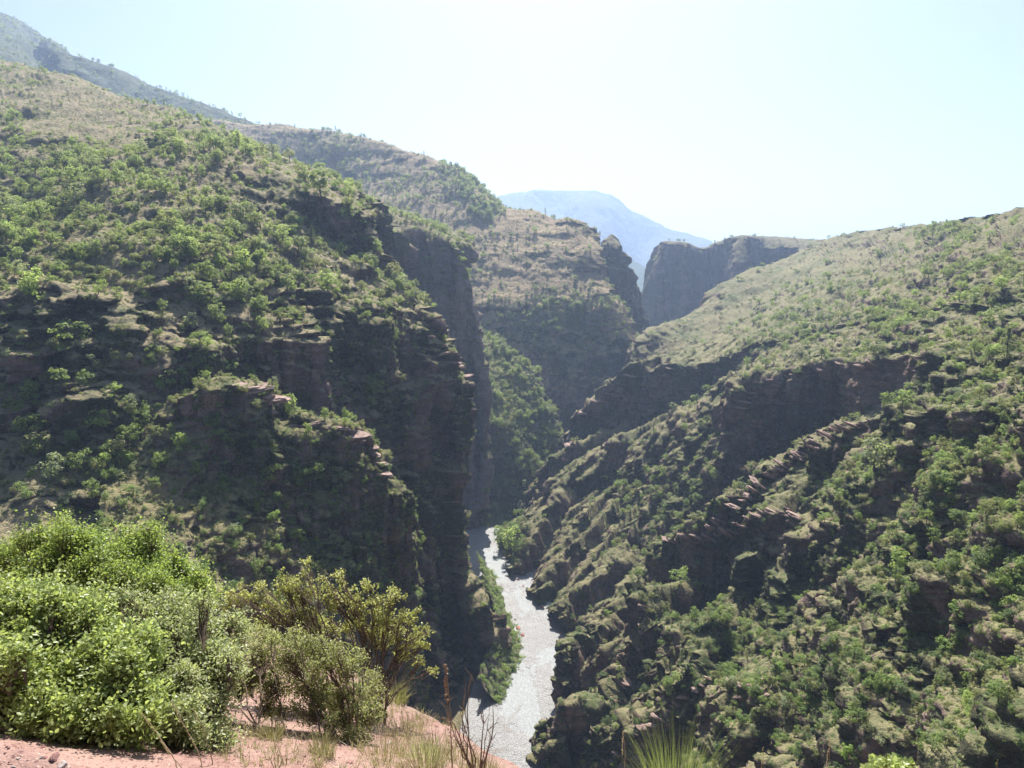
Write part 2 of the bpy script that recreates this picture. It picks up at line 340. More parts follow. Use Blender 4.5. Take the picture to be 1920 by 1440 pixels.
# ---- right bank: stepped rock ribs running down to the river
M_right = terrain_mat('right_bank_scrub', 1.3, .78, .55, (.165, .148, .08), (.055, .082, .028), .55, (.095, .06, .05), (.25, .18, .152), (.02, .017, .015), scrub=.7)
RR = [
 R_((1178, 760, 820), (1198, 658, 832), (1237, 614, 850), (1320, 582, 900), (1387, 522, 980), (1490, 480, 1080), (1537, 453, 1080), (1640, 432, 950), (1740, 425, 800), (1850, 408, 650), (1920, 395, 580), (2080, 360, 500)),
 R_((1150, 830, 790), (1192, 730, 775), (1245, 675, 780), (1320, 640, 790), (1400, 600, 820), (1480, 545, 850), (1560, 515, 820), (1650, 505, 720), (1750, 495, 600), (1850, 485, 480), (1920, 478, 430), (2080, 460, 370)),
 R_((1040, 880, 700), (1090, 780, 690), (1145, 722, 690), (1200, 692, 685), (1280, 680, 674), (1340, 675, 655), (1450, 635, 620), (1580, 605, 560), (1700, 590, 470), (1820, 575, 390), (1920, 565, 340), (2080, 550, 290)),
 R_((1030, 925, 672), (1086, 850, 668), (1142, 815, 664), (1194, 795, 660), (1262, 778, 650), (1325, 742, 630), (1432, 680, 585), (1560, 640, 520), (1690, 620, 435), (1810, 605, 362), (1920, 600, 312), (2080, 590, 265)),
 R_((985, 975, 617), (1048, 875, 625), (1110, 845, 615), (1175, 830, 600), (1245, 797, 580), (1330, 758, 560), (1395, 718, 545), (1530, 668, 500), (1680, 645, 420), (1800, 630, 340), (1920, 625, 295), (2080, 615, 250)),
 R_((950, 1040, 540), (1010, 962, 565), (1080, 935, 562), (1150, 930, 550), (1220, 905, 535), (1290, 862, 520), (1362, 790, 515), (1510, 695, 482), (1680, 668, 405), (1800, 655, 325), (1920, 650, 280), (2080, 640, 240)),
 R_((975, 1095, 488), (1110, 1045, 488), (1218, 1045, 468), (1290, 958, 475), (1347, 880, 480), (1382, 795, 485), (1412, 716, 488), (1530, 684, 462), (1690, 664, 388), (1800, 662, 312), (1920, 660, 270), (2080, 650, 230)),
 R_((1000, 1120, 466), (1125, 1100, 450), (1216, 1078, 440), (1305, 1010, 446), (1378, 968, 446), (1440, 905, 448), (1472, 862, 448), (1572, 806, 418), (1700, 750, 345), (1800, 715, 292), (1920, 705, 250), (2080, 690, 215)),
 R_((1030, 1165, 430), (1130, 1140, 418), (1208, 1108, 400), (1238, 1014, 394), (1320, 993, 375), (1395, 940, 365), (1452, 880, 365), (1570, 802, 350), (1700, 770, 295), (1800, 755, 255), (1920, 750, 225), (2080, 740, 195)),
 R_((1055, 1210, 402), (1130, 1190, 388), (1208, 1180, 372), (1246, 1118, 368), (1312, 1112, 352), (1392, 1100, 335), (1470, 1040, 312), (1590, 960, 290), (1710, 900, 255), (1810, 870, 225), (1920, 860, 200), (2080, 850, 175)),
 R_((1056, 1262, 373), (1100, 1222, 362), (1188, 1212, 344), (1206, 1120, 350), (1300, 1180, 300), (1400, 1170, 282), (1500, 1130, 262), (1620, 1060, 245), (1730, 1010, 220), (1830, 980, 200), (1920, 970, 180), (2080, 960, 160)),
 R_((1040, 1320, 342), (1082, 1320, 330), (1140, 1335, 315), (1196, 1270, 312), (1290, 1275, 272), (1390, 1262, 252), (1500, 1230, 235), (1620, 1180, 215), (1730, 1150, 195), (1830, 1130, 175), (1920, 1120, 160), (2080, 1110, 145)),
 R_((1028, 1372, 318), (1075, 1350, 300), (1120, 1352, 285), (1175, 1385, 268), (1250, 1335, 262), (1325, 1268, 258), (1430, 1285, 232), (1600, 1265, 200), (1730, 1255, 175), (1830, 1245, 160), (1920, 1240, 148), (2080, 1230, 130)),
 R_((1020, 1440, 294), (1060, 1450, 285), (1110, 1460, 270), (1170, 1465, 256), (1245, 1440, 242), (1325, 1400, 234), (1430, 1420, 200), (1600, 1430, 168), (1730, 1435, 147), (1830, 1440, 133), (1920, 1440, 123), (2080, 1440, 108)),
 R_((990, 1640, 235), (1040, 1650, 228), (1090, 1650, 215), (1150, 1650, 205), (1230, 1650, 190), (1320, 1650, 170), (1430, 1650, 150), (1600, 1650, 128), (1730, 1650, 112), (1830, 1650, 102), (1920, 1650, 95), (2080, 1650, 84)),
]
def steepen(rows, pairs, k, cols):
    for a, b in pairs:
        for c in cols:
            u, v, Y = rows[b][c]; Yc = rows[a][c][2]; rows[b][c] = (u, v, Yc + k * (Y - Yc))
for i in range(5, len(RR)): RR[i][0] = (RR[i][0][0] + (-8 if i < 8 else 8),) + RR[i][0][1:]
steepen(RR, ((2, 3),), .3, range(1, 6)); steepen(RR, ((6, 7),), .25, range(4, 9)); steepen(RR, ((8, 9),), .3, range(3, 6)); steepen(RR, ((10, 11),), .35, range(2, 4)); steepen(RR, ((12, 13),), .4, range(3, 6))
# a ledge row behind each crest makes the lit upper edge of the rib a real edge
def sharpen(rows, crests, dv=5):
    out = []
    for i, r in enumerate(rows):
        out.append(r)
        if i in crests: out.append([(u - 1, v + dv, Y - 3) for u, v, Y in r])
    return out
def ribs(G):
    # asymmetric rock ribs running up from the river: steep towards the camera, long back slope
    u, v, d = proj(G); Y = G[..., 1]; x = G[..., 0]
    out = G.copy()
    for lam, amp, sd_ in ((54, 19, 3), (22, 7, 8)):
        ph = (Y - .95 * x + lam * .9 * fbm(G, lam * 2.2, 3, sd_)) / (lam * 1.2)
        t = ph - np.floor(ph)
        w = .11; saw = np.where(t < w, t / w, 1 - (t - w) / (1 - w)) - .5
        m = .15 + .85 * np.clip((1560 - u) / 260, 0, 1) * np.clip((v - 600) / 120, 0, 1)
        m = m * np.clip((Y - 110) / 120, .25, 1) * np.clip(.75 + .9 * fbm(G, lam * 1.6, 2, sd_ + 4), .15, 1.3) * np.clip((820 - Y) / 120, .08, 1)
        out[..., 2] += amp * saw * m
    return out
sheet('hillside', sharpen(RR, (2, 6, 8, 10, 12)), M_right, 2.0,
      [('fbm', 80, 5), ('ridge', 38, 7.5), ('vert', 34, 10), ('vert', 13, 5.5), ('crack', 12, 5), ('ledge', 11, 3.4, (.5, -.2)), ('fbm', 14, 2.0), ('ledge', 4, 1.3, (.5, -.2)), ('ridge', 7, 1.8), ('strata', 1.4, .6, (.45, -.12)), ('ridge', 4.5, 1.9), ('ledge', 2.2, .6, (.5, -.2)), ('fine', 1.5, .6)], back=(160, -170), seed=9, hook2=ribs, smooth=1)

# ---- left bank: the big near hill with its cliff
M_left = terrain_mat('left_bank_scrub', 1.4, .62, .40, (.21, .175, .105), (.055, .078, .028), .45, (.085, .055, .048), (.24, .165, .145), (.014, .012, .011), scrub=.7, moss_shade=.8)  # cliff rock colours darkened so the shade is partly painted in
LL = [
 R_((-260, 60, 1100), (-110, 90, 1000), (0, 116, 900), (110, 142, 820), (205, 180, 760), (290, 206, 700), (365, 228, 660), (437, 254, 620), (547, 300, 570), (610, 330, 530), (640, 348, 515), (672, 368, 500), (686, 395, 495), (670, 395, 600)),
 R_((-260, 150, 740), (-110, 185, 680), (0, 198, 640), (110, 214, 600), (205, 232, 570), (290, 246, 545), (365, 264, 520), (437, 280, 500), (547, 325, 480), (600, 342, 470), (640, 357, 462), (680, 385, 456), (692, 402, 452), (675, 405, 600)),
 R_((-260, 240, 620), (-110, 245, 570), (0, 250, 535), (100, 255, 505), (200, 262, 485), (285, 275, 470), (365, 292, 458), (437, 312, 446), (540, 350, 442), (595, 366, 440), (640, 385, 440), (682, 412, 444), (694, 425, 445), (677, 430, 600)),
 R_((-260, 335, 520), (-110, 335, 475), (0, 335, 445), (100, 335, 422), (195, 338, 408), (280, 348, 405), (360, 364, 402), (440, 392, 400), (535, 425, 412), (592, 440, 425), (640, 452, 432), (682, 466, 436), (696, 480, 437), (680, 480, 600)),
 R_((-260, 450, 400), (-110, 450, 360), (0, 450, 332), (100, 450, 322), (200, 450, 320), (300, 450, 325), (380, 458, 332), (470, 475, 345), (565, 500, 370), (620, 512, 385), (672, 520, 402), (730, 530, 422), (742, 538, 425), (725, 535, 600)),
 R_((-260, 530, 335), (-110, 530, 305), (0, 530, 285), (100, 540, 277), (200, 548, 282), (300, 556, 292), (400, 565, 304), (500, 572, 322), (610, 585, 345), (670, 595, 362), (720, 605, 378), (815, 625, 405), (828, 636, 410), (810, 640, 600)),
 R_((-260, 630, 302), (-110, 630, 275), (0, 625, 259), (100, 635, 256), (200, 645, 262), (300, 648, 272), (400, 645, 286), (500, 640, 304), (620, 645, 333), (690, 652, 352), (750, 662, 370), (852, 676, 398), (872, 692, 402), (856, 695, 560)),
 R_((-260, 700, 288), (-110, 700, 262), (0, 700, 246), (100, 705, 246), (200, 712, 254), (300, 718, 263), (400, 712, 276), (500, 705, 297), (620, 712, 326), (692, 716, 344), (754, 726, 362), (850, 735, 393), (884, 745, 397), (862, 745, 560)),
 R_((-260, 800, 265), (-110, 800, 242), (0, 800, 228), (100, 810, 230), (200, 820, 236), (300, 830, 246), (400, 830, 262), (500, 825, 284), (625, 820, 316), (700, 820, 336), (762, 830, 358), (830, 830, 392), (886, 820, 391), (864, 820, 560)),
 R_((-260, 920, 232), (-110, 920, 212), (0, 920, 202), (100, 925, 206), (200, 935, 216), (300, 945, 232), (400, 945, 252), (500, 940, 276), (628, 940, 308), (705, 940, 330), (765, 945, 352), (818, 945, 396), (888, 930, 387), (866, 930, 560)),
 R_((-260, 1060, 185), (-110, 1060, 172), (0, 1060, 165), (100, 1065, 172), (200, 1075, 188), (300, 1080, 210), (400, 1080, 235), (500, 1075, 264), (632, 1070, 300), (712, 1070, 324), (772, 1070, 346), (818, 1070, 392), (893, 1060, 381), (872, 1060, 560)),
 R_((-260, 1200, 155), (-110, 1200, 146), (0, 1200, 145), (100, 1205, 154), (200, 1210, 170), (300, 1210, 194), (400, 1210, 220), (500, 1205, 250), (640, 1200, 292), (725, 1200, 318), (790, 1200, 342), (835, 1190, 375), (918, 1180, 369), (898, 1180, 540)),
 R_((-260, 1320, 130), (-110, 1320, 126), (0, 1320, 128), (100, 1320, 138), (200, 1320, 156), (300, 1320, 180), (400, 1320, 205), (500, 1320, 235), (650, 1310, 280), (745, 1310, 308), (820, 1310, 332), (870, 1300, 358), (944, 1295, 353), (925, 1300, 520)),
 R_((-260, 1600, 100), (-110, 1600, 100), (0, 1600, 104), (100, 1600, 112), (200, 1600, 128), (300, 1600, 148), (400, 1600, 170), (500, 1580, 200), (650, 1540, 245), (745, 1500, 270), (820, 1470, 285), (862, 1450, 292), (925, 1400, 312), (925, 1420, 520)),
]
for i in range(7, len(LL)):
    LL[i] = [(u, v, LL[6][j][2] + ((.75 if j < 6 else .45) if i < len(LL) - 1 else .7) * (Y - LL[6][j][2])) for j, (u, v, Y) in enumerate(LL[i][:-1])] + [LL[i][-1]]
for i in range(6, 11): LL[i][12] = (LL[i][12][0] - (33 if i < 9 else (56 if i == 9 else 44)),) + LL[i][12][1:]; LL[i][13] = (LL[i][13][0] - 45,) + LL[i][13][1:]
for i in range(8, 12): LL[i][11] = (LL[i][11][0], LL[i][11][1], LL[i][11][2] + 24); LL[i][10] = (LL[i][10][0] + 22, LL[i][10][1], LL[i][10][2] + 8)
LL[11:] = [[(u, v, Y) for u, v, Y in r] for r in LL[11:]]
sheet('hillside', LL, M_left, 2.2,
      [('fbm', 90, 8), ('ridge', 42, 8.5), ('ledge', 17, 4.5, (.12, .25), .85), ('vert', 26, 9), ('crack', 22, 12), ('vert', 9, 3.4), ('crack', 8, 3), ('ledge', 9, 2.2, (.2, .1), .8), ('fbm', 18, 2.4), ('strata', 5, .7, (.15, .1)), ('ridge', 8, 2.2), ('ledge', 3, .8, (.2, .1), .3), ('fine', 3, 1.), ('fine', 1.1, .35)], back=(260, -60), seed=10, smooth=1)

# ---- the rock spur in front of it
PP = [
 R_((215, 830, 250), (320, 760, 256), (395, 712, 258), (440, 712, 258), (500, 728, 262), (512, 784, 262), (565, 782, 266), (640, 788, 272), (692, 830, 278), (742, 925, 282), (753, 1050, 282), (762, 1250, 285), (745, 1250, 315)),
 R_((212, 842, 246), (318, 772, 251), (394, 724, 253), (438, 724, 253), (496, 742, 257), (510, 796, 258), (564, 794, 262), (637, 800, 268), (688, 842, 274), (737, 936, 279), (748, 1060, 280), (757, 1260, 283), (745, 1260, 315)),
 R_((200, 890, 232), (300, 855, 240), (385, 815, 246), (430, 815, 247), (485, 830, 250), (515, 870, 252), (572, 868, 255), (628, 885, 260), (672, 925, 266), (716, 990, 272), (733, 1090, 276), (742, 1280, 280), (735, 1280, 315)),
 R_((180, 1000, 206), (285, 980, 215), (370, 965, 224), (425, 965, 229), (480, 972, 235), (530, 990, 240), (585, 1005, 245), (628, 1025, 250), (664, 1055, 256), (702, 1110, 262), (716, 1180, 268), (724, 1320, 272), (720, 1320, 315)),
 R_((160, 1160, 178), (265, 1160, 186), (350, 1160, 196), (410, 1160, 203), (470, 1160, 210), (525, 1160, 217), (580, 1165, 226), (624, 1175, 234), (662, 1190, 242), (696, 1220, 250), (708, 1280, 258), (716, 1400, 264), (714, 1400, 315)),
 R_((140, 1400, 140), (245, 1400, 148), (330, 1400, 158), (395, 1400, 166), (455, 1400, 175), (512, 1400, 184), (570, 1400, 196), (618, 1400, 208), (656, 1400, 220), (690, 1420, 230), (704, 1460, 240), (712, 1520, 250), (710, 1520, 315))]
for i in range(2, len(PP)):
    PP[i] = [(u, v, PP[1][j][2] + 1.15 * (Y - PP[1][j][2])) for j, (u, v, Y) in enumerate(PP[i][:-1])] + [PP[i][-1]]
M_spur = terrain_mat('spur_rock', 1.2, .74, .50, (.18, .155, .08), (.055, .075, .026), .7, (.095, .062, .053), (.28, .20, .175), (.018, .015, .014), scrub=.8, moss_shade=.8)
sheet('rock_spur', PP, M_spur, 2.0,
      [('ridge', 24, 5), ('vert', 12, 4.0), ('crack', 9, 3), ('ledge', 4, 1.5, (.15, .05)), ('vert', 5, 1.5), ('ridge', 6, 1.8), ('fine', 2.4, .7), ('fine', 1., .3)], back=(26, -60), seed=12, smooth=1)
# ------------------------------------------------------------------ foliage materials
def leaf_mat(name, c1, c2, trans=.4, rnd=True, gloss=.25, vary=.5):
    m, nt, out = newmat(name); b = NB(nt)
    oi = b.n('ObjectInfo'); g = b.pos()
    n = b.noise(g, .9, 2, .6)
    f = b.math('ADD', b.math('MULTIPLY', oi.outputs['Random'], .6), b.math('MULTIPLY', n, .5))
    col = b.mix(b.ramp(f, .2, .85), c1, c2)
    hs = b.n('HueSaturation'); b.set(hs.inputs['Color'], col)
    b.set(hs.inputs['Value'], b.math('ADD', 1 - vary / 2, b.math('MULTIPLY', b.math('FRACT', b.math('MULTIPLY', oi.outputs['Random'], 37.7)), vary)))
    col = hs.outputs[0]
    pr = b.n('BsdfPrincipled'); b.set(pr.inputs['Base Color'], col); pr.inputs['Roughness'].default_value = .5
    pr.inputs['Specular IOR Level'].default_value = gloss
    tr = b.n('BsdfTranslucent')
    tc = b.mix(.55, col, (.52, .58, .16), 'MIX'); b.set(tr.inputs['Color'], tc)
    mx = b.n('MixShader'); mx.inputs[0].default_value = trans
    nt.links.new(pr.outputs[0], mx.inputs[1]); nt.links.new(tr.outputs[0], mx.inputs[2]); nt.links.new(mx.outputs[0], out.inputs[0])
    return m
ML = {
 'green': leaf_mat('leaves_green', (.125, .215, .055), (.20, .30, .08), .58),
 'olive': leaf_mat('leaves_olive', (.165, .18, .075), (.25, .25, .115), .52),
 'grey':  leaf_mat('leaves_grey_green', (.18, .22, .125), (.27, .31, .19), .5),
 'dark':  leaf_mat('leaves_dark', (.06, .115, .035), (.10, .17, .05), .45),
 'bright': leaf_mat('leaves_bright', (.22, .34, .07), (.32, .43, .11), .6),
 'pine':  leaf_mat('pine_needles', (.075, .10, .05), (.12, .14, .07), .35),
 'dry':   leaf_mat('dry_grass', (.20, .17, .085), (.30, .25, .14), .3),
}
def plain_mat(name, c, rough=.9, spec=.2, c2=None, sc=8.0, bump=.0):
    m, nt, out = newmat(name); b = NB(nt); p = b.n('BsdfPrincipled')
    n = b.noise(b.pos(), sc, 4, .65)
    b.set(p.inputs['Base Color'], b.mix(b.ramp(n, .3, .7), c, c2 or tuple(x * .55 for x in c)))
    p.inputs['Roughness'].default_value = rough; p.inputs['Specular IOR Level'].default_value = spec
    if bump:
        q = b.n('Bump'); q.inputs['Distance'].default_value = bump; nt.links.new(n, q.inputs['Height']); nt.links.new(q.outputs[0], p.inputs['Normal'])
    nt.links.new(p.outputs[0], out.inputs[0]); return m
M_bark = plain_mat('bark', (.12, .095, .075), sc=6)

# ------------------------------------------------------------------ plant meshes, unit height
def leaf_quads(C, Nrm, size, r, aspect=.7):
    """C centres (n,3), Nrm normals, size (n,) -> verts, quad faces"""
    n = len(C)
    t = r.normal(size=(n, 3)); t -= Nrm * (t * Nrm).sum(1, keepdims=True); t /= np.linalg.norm(t, axis=1, keepdims=True) + 1e-9
    bt = np.cross(Nrm, t)
    s = size[:, None]
    j = lambda: r.uniform(.75, 1.25, (n, 1))
    V = np.stack([C - t * s * j(), C - bt * s * aspect * j() , C + t * s * j(), C + bt * s * aspect * j()], 1)
    V[:, 1] += Nrm * s * .25; V[:, 3] += Nrm * s * .25
    return V.reshape(-1, 3), np.arange(4 * n).reshape(n, 4)
def unit(a): return a / (np.linalg.norm(a, axis=-1, keepdims=True) + 1e-9)
def crown_mesh(name, seed, mat, ncl=22, per=24, rx=.42, zc=.62, rz=.36, leaf=.042, cl=.13, base=None, hollow=.35):
    r = np.random.default_rng(seed)
    d = unit(r.normal(size=(ncl, 3))); rad = r.uniform(hollow, 1, (ncl, 1)) ** .6
    lob = 1 + .25 * np.sin(3 * np.arctan2(d[:, 1], d[:, 0]) + seed)[:, None]
    c = d * rad * lob * np.array([rx, rx, rz]); c[:, 2] += zc
    if base is not None: c[:, 2] = np.maximum(c[:, 2], base)
    cs = cl * r.uniform(.6, 1.35, ncl)
    dd = unit(r.normal(size=(ncl, per, 3))); q = r.uniform(.35, 1, (ncl, per, 1)) ** .5
    C = c[:, None] + dd * q * cs[:, None, None] * np.array([1, 1, .75])
    N = unit(dd + unit(c - np.array([0, 0, zc - .1]))[:, None] * .6 + np.array([0, 0, 1.0]) + r.normal(size=dd.shape) * .6)
    C = C.reshape(-1, 3); N = N.reshape(-1, 3)
    V, Fc = leaf_quads(C, N, leaf * r.uniform(.6, 1.3, len(C)), r)
    V[:, 2] = np.maximum(V[:, 2], -.05)
    return mesh_np(name, V, Fc, mat)
def tube(pts, rad, k=6):
    """tapered tube along a polyline -> verts, faces"""
    pts = np.asarray(pts, float); n = len(pts)
    T = np.gradient(pts, axis=0); T = unit(T)
    ref = np.array([.31, .17, .93]); A = unit(np.cross(T, ref)); B = np.cross(T, A)
    a = np.arange(k) * 2 * np.pi / k
    V = pts[:, None] + (A[:, None] * np.cos(a)[None, :, None] + B[:, None] * np.sin(a)[None, :, None]) * np.asarray(rad, float)[:, None, None]
    i = np.arange(n * k).reshape(n, k); j = np.roll(i, -1, 1)
    return V.reshape(-1, 3), np.stack([i[:-1], j[:-1], j[1:], i[1:]], -1).reshape(-1, 4)
class MB:
    def __init__(s): s.v = []; s.f = []; s.n = 0
    def add(s, V, Fc):
        if len(V) == 0: return
        s.v.append(V); s.f.append(Fc + s.n); s.n += len(V)
    def mesh(s, name, mat, smooth=False): return mesh_np(name, np.concatenate(s.v), np.concatenate(s.f), mat, smooth)
def trunk_mesh(name, seed, h=.62, r0=.028, limbs=5):
    r = np.random.default_rng(seed); b = MB()
    z = np.linspace(-.08, h, 7); p = np.stack([.03 * np.sin(z * 7 + seed), .03 * np.cos(z * 6 + seed), z], 1)
    b.add(*tube(p, np.linspace(r0 * 1.3, r0 * .4, 7), 6))
    for k in range(limbs):
        s = p[r.integers(3, 6)]; a = r.uniform(0, 6.28); l = r.uniform(.18, .34)
        q = np.array([s + np.array([math.cos(a) * l * t, math.sin(a) * l * t, l * (.9 * t - .2 * t * t)]) for t in (0, .35, .7, 1)])
        b.add(*tube(q, [r0 * .5, r0 * .38, r0 * .25, r0 * .1], 5))
    return b.mesh(name, M_bark, True)
def pine_mesh(name, seed, mat):
    r = np.random.default_rng(seed); Cs = []; Ns = []
    for k in range(34):
        z = .16 + .82 * (k / 33) ** .9; R = (.26 * (1 - z) ** .75 + .02) * r.uniform(.5, 1.25); a = k * 2.4 + r.uniform(-.4, .4)
        n = 26; t = r.uniform(.15, 1, n)[:, None]
        dirv = np.array([math.cos(a), math.sin(a), -.12])
        c = np.array([0, 0, z]) + dirv * R * t + r.normal(size=(n, 3)) * np.array([.022, .022, .014])
        Cs.append(c); Ns.append(unit(np.array([0, 0, 1.]) + r.normal(size=(n, 3)) * .6))
    C = np.concatenate(Cs); N = np.concatenate(Ns)
    V, Fc = leaf_quads(C, N, .024 * r.uniform(.6, 1.4, len(C)), r, .5)
    return mesh_np(name, V, Fc, mat)
def tuft_mesh(name, seed, mat, n=34, spread=.5, wd=.035):
    r = np.random.default_rng(seed); a = r.uniform(0, 6.28, n); rad = r.uniform(.0, .35, n); h = r.uniform(.4, 1, n)
    b0 = np.stack([np.cos(a) * rad, np.sin(a) * rad, np.full(n, -.05)], 1)
    lean = np.stack([np.cos(a), np.sin(a), np.zeros(n)], 1) * (spread * r.uniform(.1, 1, n))[:, None]
    mid = b0 + lean * .35 + np.stack([np.zeros(n), np.zeros(n), h * .6], 1); tip = b0 + lean + np.stack([np.zeros(n), np.zeros(n), h], 1)
    s = np.stack([-np.sin(a), np.cos(a), np.zeros(n)], 1) * wd
    V = np.stack([b0 - s, b0 + s, mid + s * .8, mid - s * .8, tip + s * .12, tip - s * .12], 1).reshape(-1, 3)
    i = np.arange(n)[:, None] * 6
    Fc = np.concatenate([i + np.array([[0, 1, 2, 3]]), i + np.array([[3, 2, 4, 5]])])
    return mesh_np(name, V, Fc, mat)

CROWNS = []
for k, (mt, a) in enumerate([('green', {}), ('green', dict(ncl=30, rx=.5, rz=.32)), ('olive', dict(rx=.36, rz=.42, ncl=20)), ('grey', dict(ncl=22)),
                             ('dark', dict(ncl=28)), ('bright', dict(ncl=20, rx=.38)), ('green', dict(rx=.34, rz=.44)), ('olive', dict(ncl=26, rx=.48, rz=.3))]):
    CROWNS.append(crown_mesh('crown_' + mt, 100 + k, ML[mt], **a))
TRUNKS = [trunk_mesh('trunk', 200 + k) for k in range(3)]
PINE = [pine_mesh('pine_crown', 220 + k, ML['pine']) for k in range(2)]
PTRUNK = mesh_np('pine_trunk', *tube([(0, 0, -.08), (.01, 0, .3), (0, .01, .7), (0, 0, .98)], [.02, .016, .01, .003], 6), M_bark, True)
SHRUBS = []
for k, mt in enumerate(['green', 'olive', 'grey', 'dark', 'bright', 'olive', 'green']):
    SHRUBS.append(crown_mesh('bush_' + mt, 300 + k, ML[mt], ncl=13, per=26, rx=.48, zc=.34, rz=.36, leaf=.062, cl=.2, base=.1))
SCRUB = []
for k, mt in enumerate(['olive', 'green', 'olive', 'grey', 'dark']):
    SCRUB.append(crown_mesh('scrub_' + mt, 330 + k, ML[mt], ncl=6, per=13, rx=.45, zc=.25, rz=.25, leaf=.12, cl=.24, base=.05))
TUFTS = [tuft_mesh('tuft_a', 350, ML['dry'], 14, .6, .07), tuft_mesh('tuft_b', 351, ML['olive'], 14, .5, .08)]

# ------------------------------------------------------------------ geometry-nodes scatter for the uncountable plants
def scatter(name, variants, pts, scl, idx, label, cat, squash=None, seed=0):
    r = np.random.default_rng(seed + 900)
    src = bpy.data.collections.new(name + '_source')
    for i, me in enumerate(variants):
        o = bpy.data.objects.new('%s_source_%02d' % (name, i), me); src.objects.link(o)
    m = bpy.data.meshes.new(name); m.vertices.add(len(pts)); m.vertices.foreach_set('co', np.ascontiguousarray(pts, np.float32).ravel())
    n = len(pts)
    rot = np.stack([r.normal(0, .12, n), r.normal(0, .12, n), r.uniform(0, 6.28, n)], 1)
    a = m.attributes.new('rotv', 'FLOAT_VECTOR', 'POINT'); a.data.foreach_set('vector', rot.astype(np.float32).ravel())
    s = np.stack([scl * r.uniform(.85, 1.2, n), scl * r.uniform(.85, 1.2, n), scl * (r.uniform(.75, 1.1, n) if squash is None else squash)], 1)
    a = m.attributes.new('sclv', 'FLOAT_VECTOR', 'POINT'); a.data.foreach_set('vector', s.astype(np.float32).ravel())
    a = m.attributes.new('idx', 'INT', 'POINT'); a.data.foreach_set('value', np.asarray(idx, np.int32))
    m.update()
    o = link(name, m)
    ng = bpy.data.node_groups.new(name + '_nodes', 'GeometryNodeTree')
    ng.interface.new_socket('Geometry', in_out='INPUT', socket_type='NodeSocketGeometry'); ng.interface.new_socket('Geometry', in_out='OUTPUT', socket_type='NodeSocketGeometry')
    N = ng.nodes; gi = N.new('NodeGroupInput'); go = N.new('NodeGroupOutput')
    ci = N.new('GeometryNodeCollectionInfo'); ci.inputs['Collection'].default_value = src; ci.inputs['Separate Children'].default_value = True; ci.inputs['Reset Children'].default_value = True
    ip = N.new('GeometryNodeInstanceOnPoints'); ip.inputs['Pick Instance'].default_value = True
    def att(nm, dt):
        x = N.new('GeometryNodeInputNamedAttribute'); x.data_type = dt; x.inputs['Name'].default_value = nm; return x.outputs['Attribute']
    lk = ng.links.new
    lk(gi.outputs[0], ip.inputs['Points']); lk(ci.outputs[0], ip.inputs['Instance']); lk(att('idx', 'INT'), ip.inputs['Instance Index'])
    e = N.new('FunctionNodeEulerToRotation'); lk(att('rotv', 'FLOAT_VECTOR'), e.inputs[0]); lk(e.outputs[0], ip.inputs['Rotation'])
    lk(att('sclv', 'FLOAT_VECTOR'), ip.inputs['Scale']); lk(ip.outputs[0], go.inputs[0])
    md = o.modifiers.new('plants', 'NODES'); md.node_group = ng
    tag(o, label, cat, kind='stuff')
    return o

# ------------------------------------------------------------------ where plants grow
SH = list(SHEETS.items())
def by(prefix): return [g for n, g in SH if n.startswith(prefix)]
G_hill = SHEETS['hill']; G_rib = SHEETS['rock_rib']; G_right = SHEETS['hillside']; G_spur = SHEETS['rock_spur']
G_left = [g for n, g in SH if n.startswith('hillside') and g is not G_right][0]
G_wall = [g for n, g in SH if n.startswith('cliff')][1]; G_cliff = SHEETS['cliff']; G_mtn = SHEETS['mountain']
# depth buffer of the terrain, to know what the camera sees
ZW, ZH = 640, 480
ZB = np.full((ZH, ZW), 1e9)
for n_, g in SH:
    u, v, d = proj(g); x = (u / 3).astype(int); y = (v / 3).astype(int)
    k = (x >= 0) & (x < ZW) & (y >= 0) & (y < ZH) & (d > 1)
    np.minimum.at(ZB, (y[k], x[k]), d[k])
for _ in range(2):   # close pinholes
    S = np.stack([np.roll(ZB, s, a) for s, a in ((1, 0), (-1, 0), (1, 1), (-1, 1))]); mn = np.median(S, 0)
    ZB = np.where(ZB > mn * 1.25, mn, ZB)
def visible(P, h=0, tol=1.02):
    Q = np.array(P, float); Q[:, 2] += h
    u, v, d = proj(Q); x = np.clip((u / 3).astype(int), 0, ZW - 1); y = np.clip((v / 3).astype(int), 0, ZH - 1)
    ins = (u > 0) & (u < 1920) & (v > 0) & (v < 1440)
    return ins & (d < ZB[y, x] * tol + 2), u, v, d
def gauss(u, v, blobs, base=0.):
    w_ = np.full(u.shape, base, float)
    for a, b_, su, sv, ww in blobs: w_ = w_ + ww * np.exp(-.5 * (((u - a) / su) ** 2 + ((v - b_) / sv) ** 2) ** 1.5)
    return np.maximum(w_, 0)
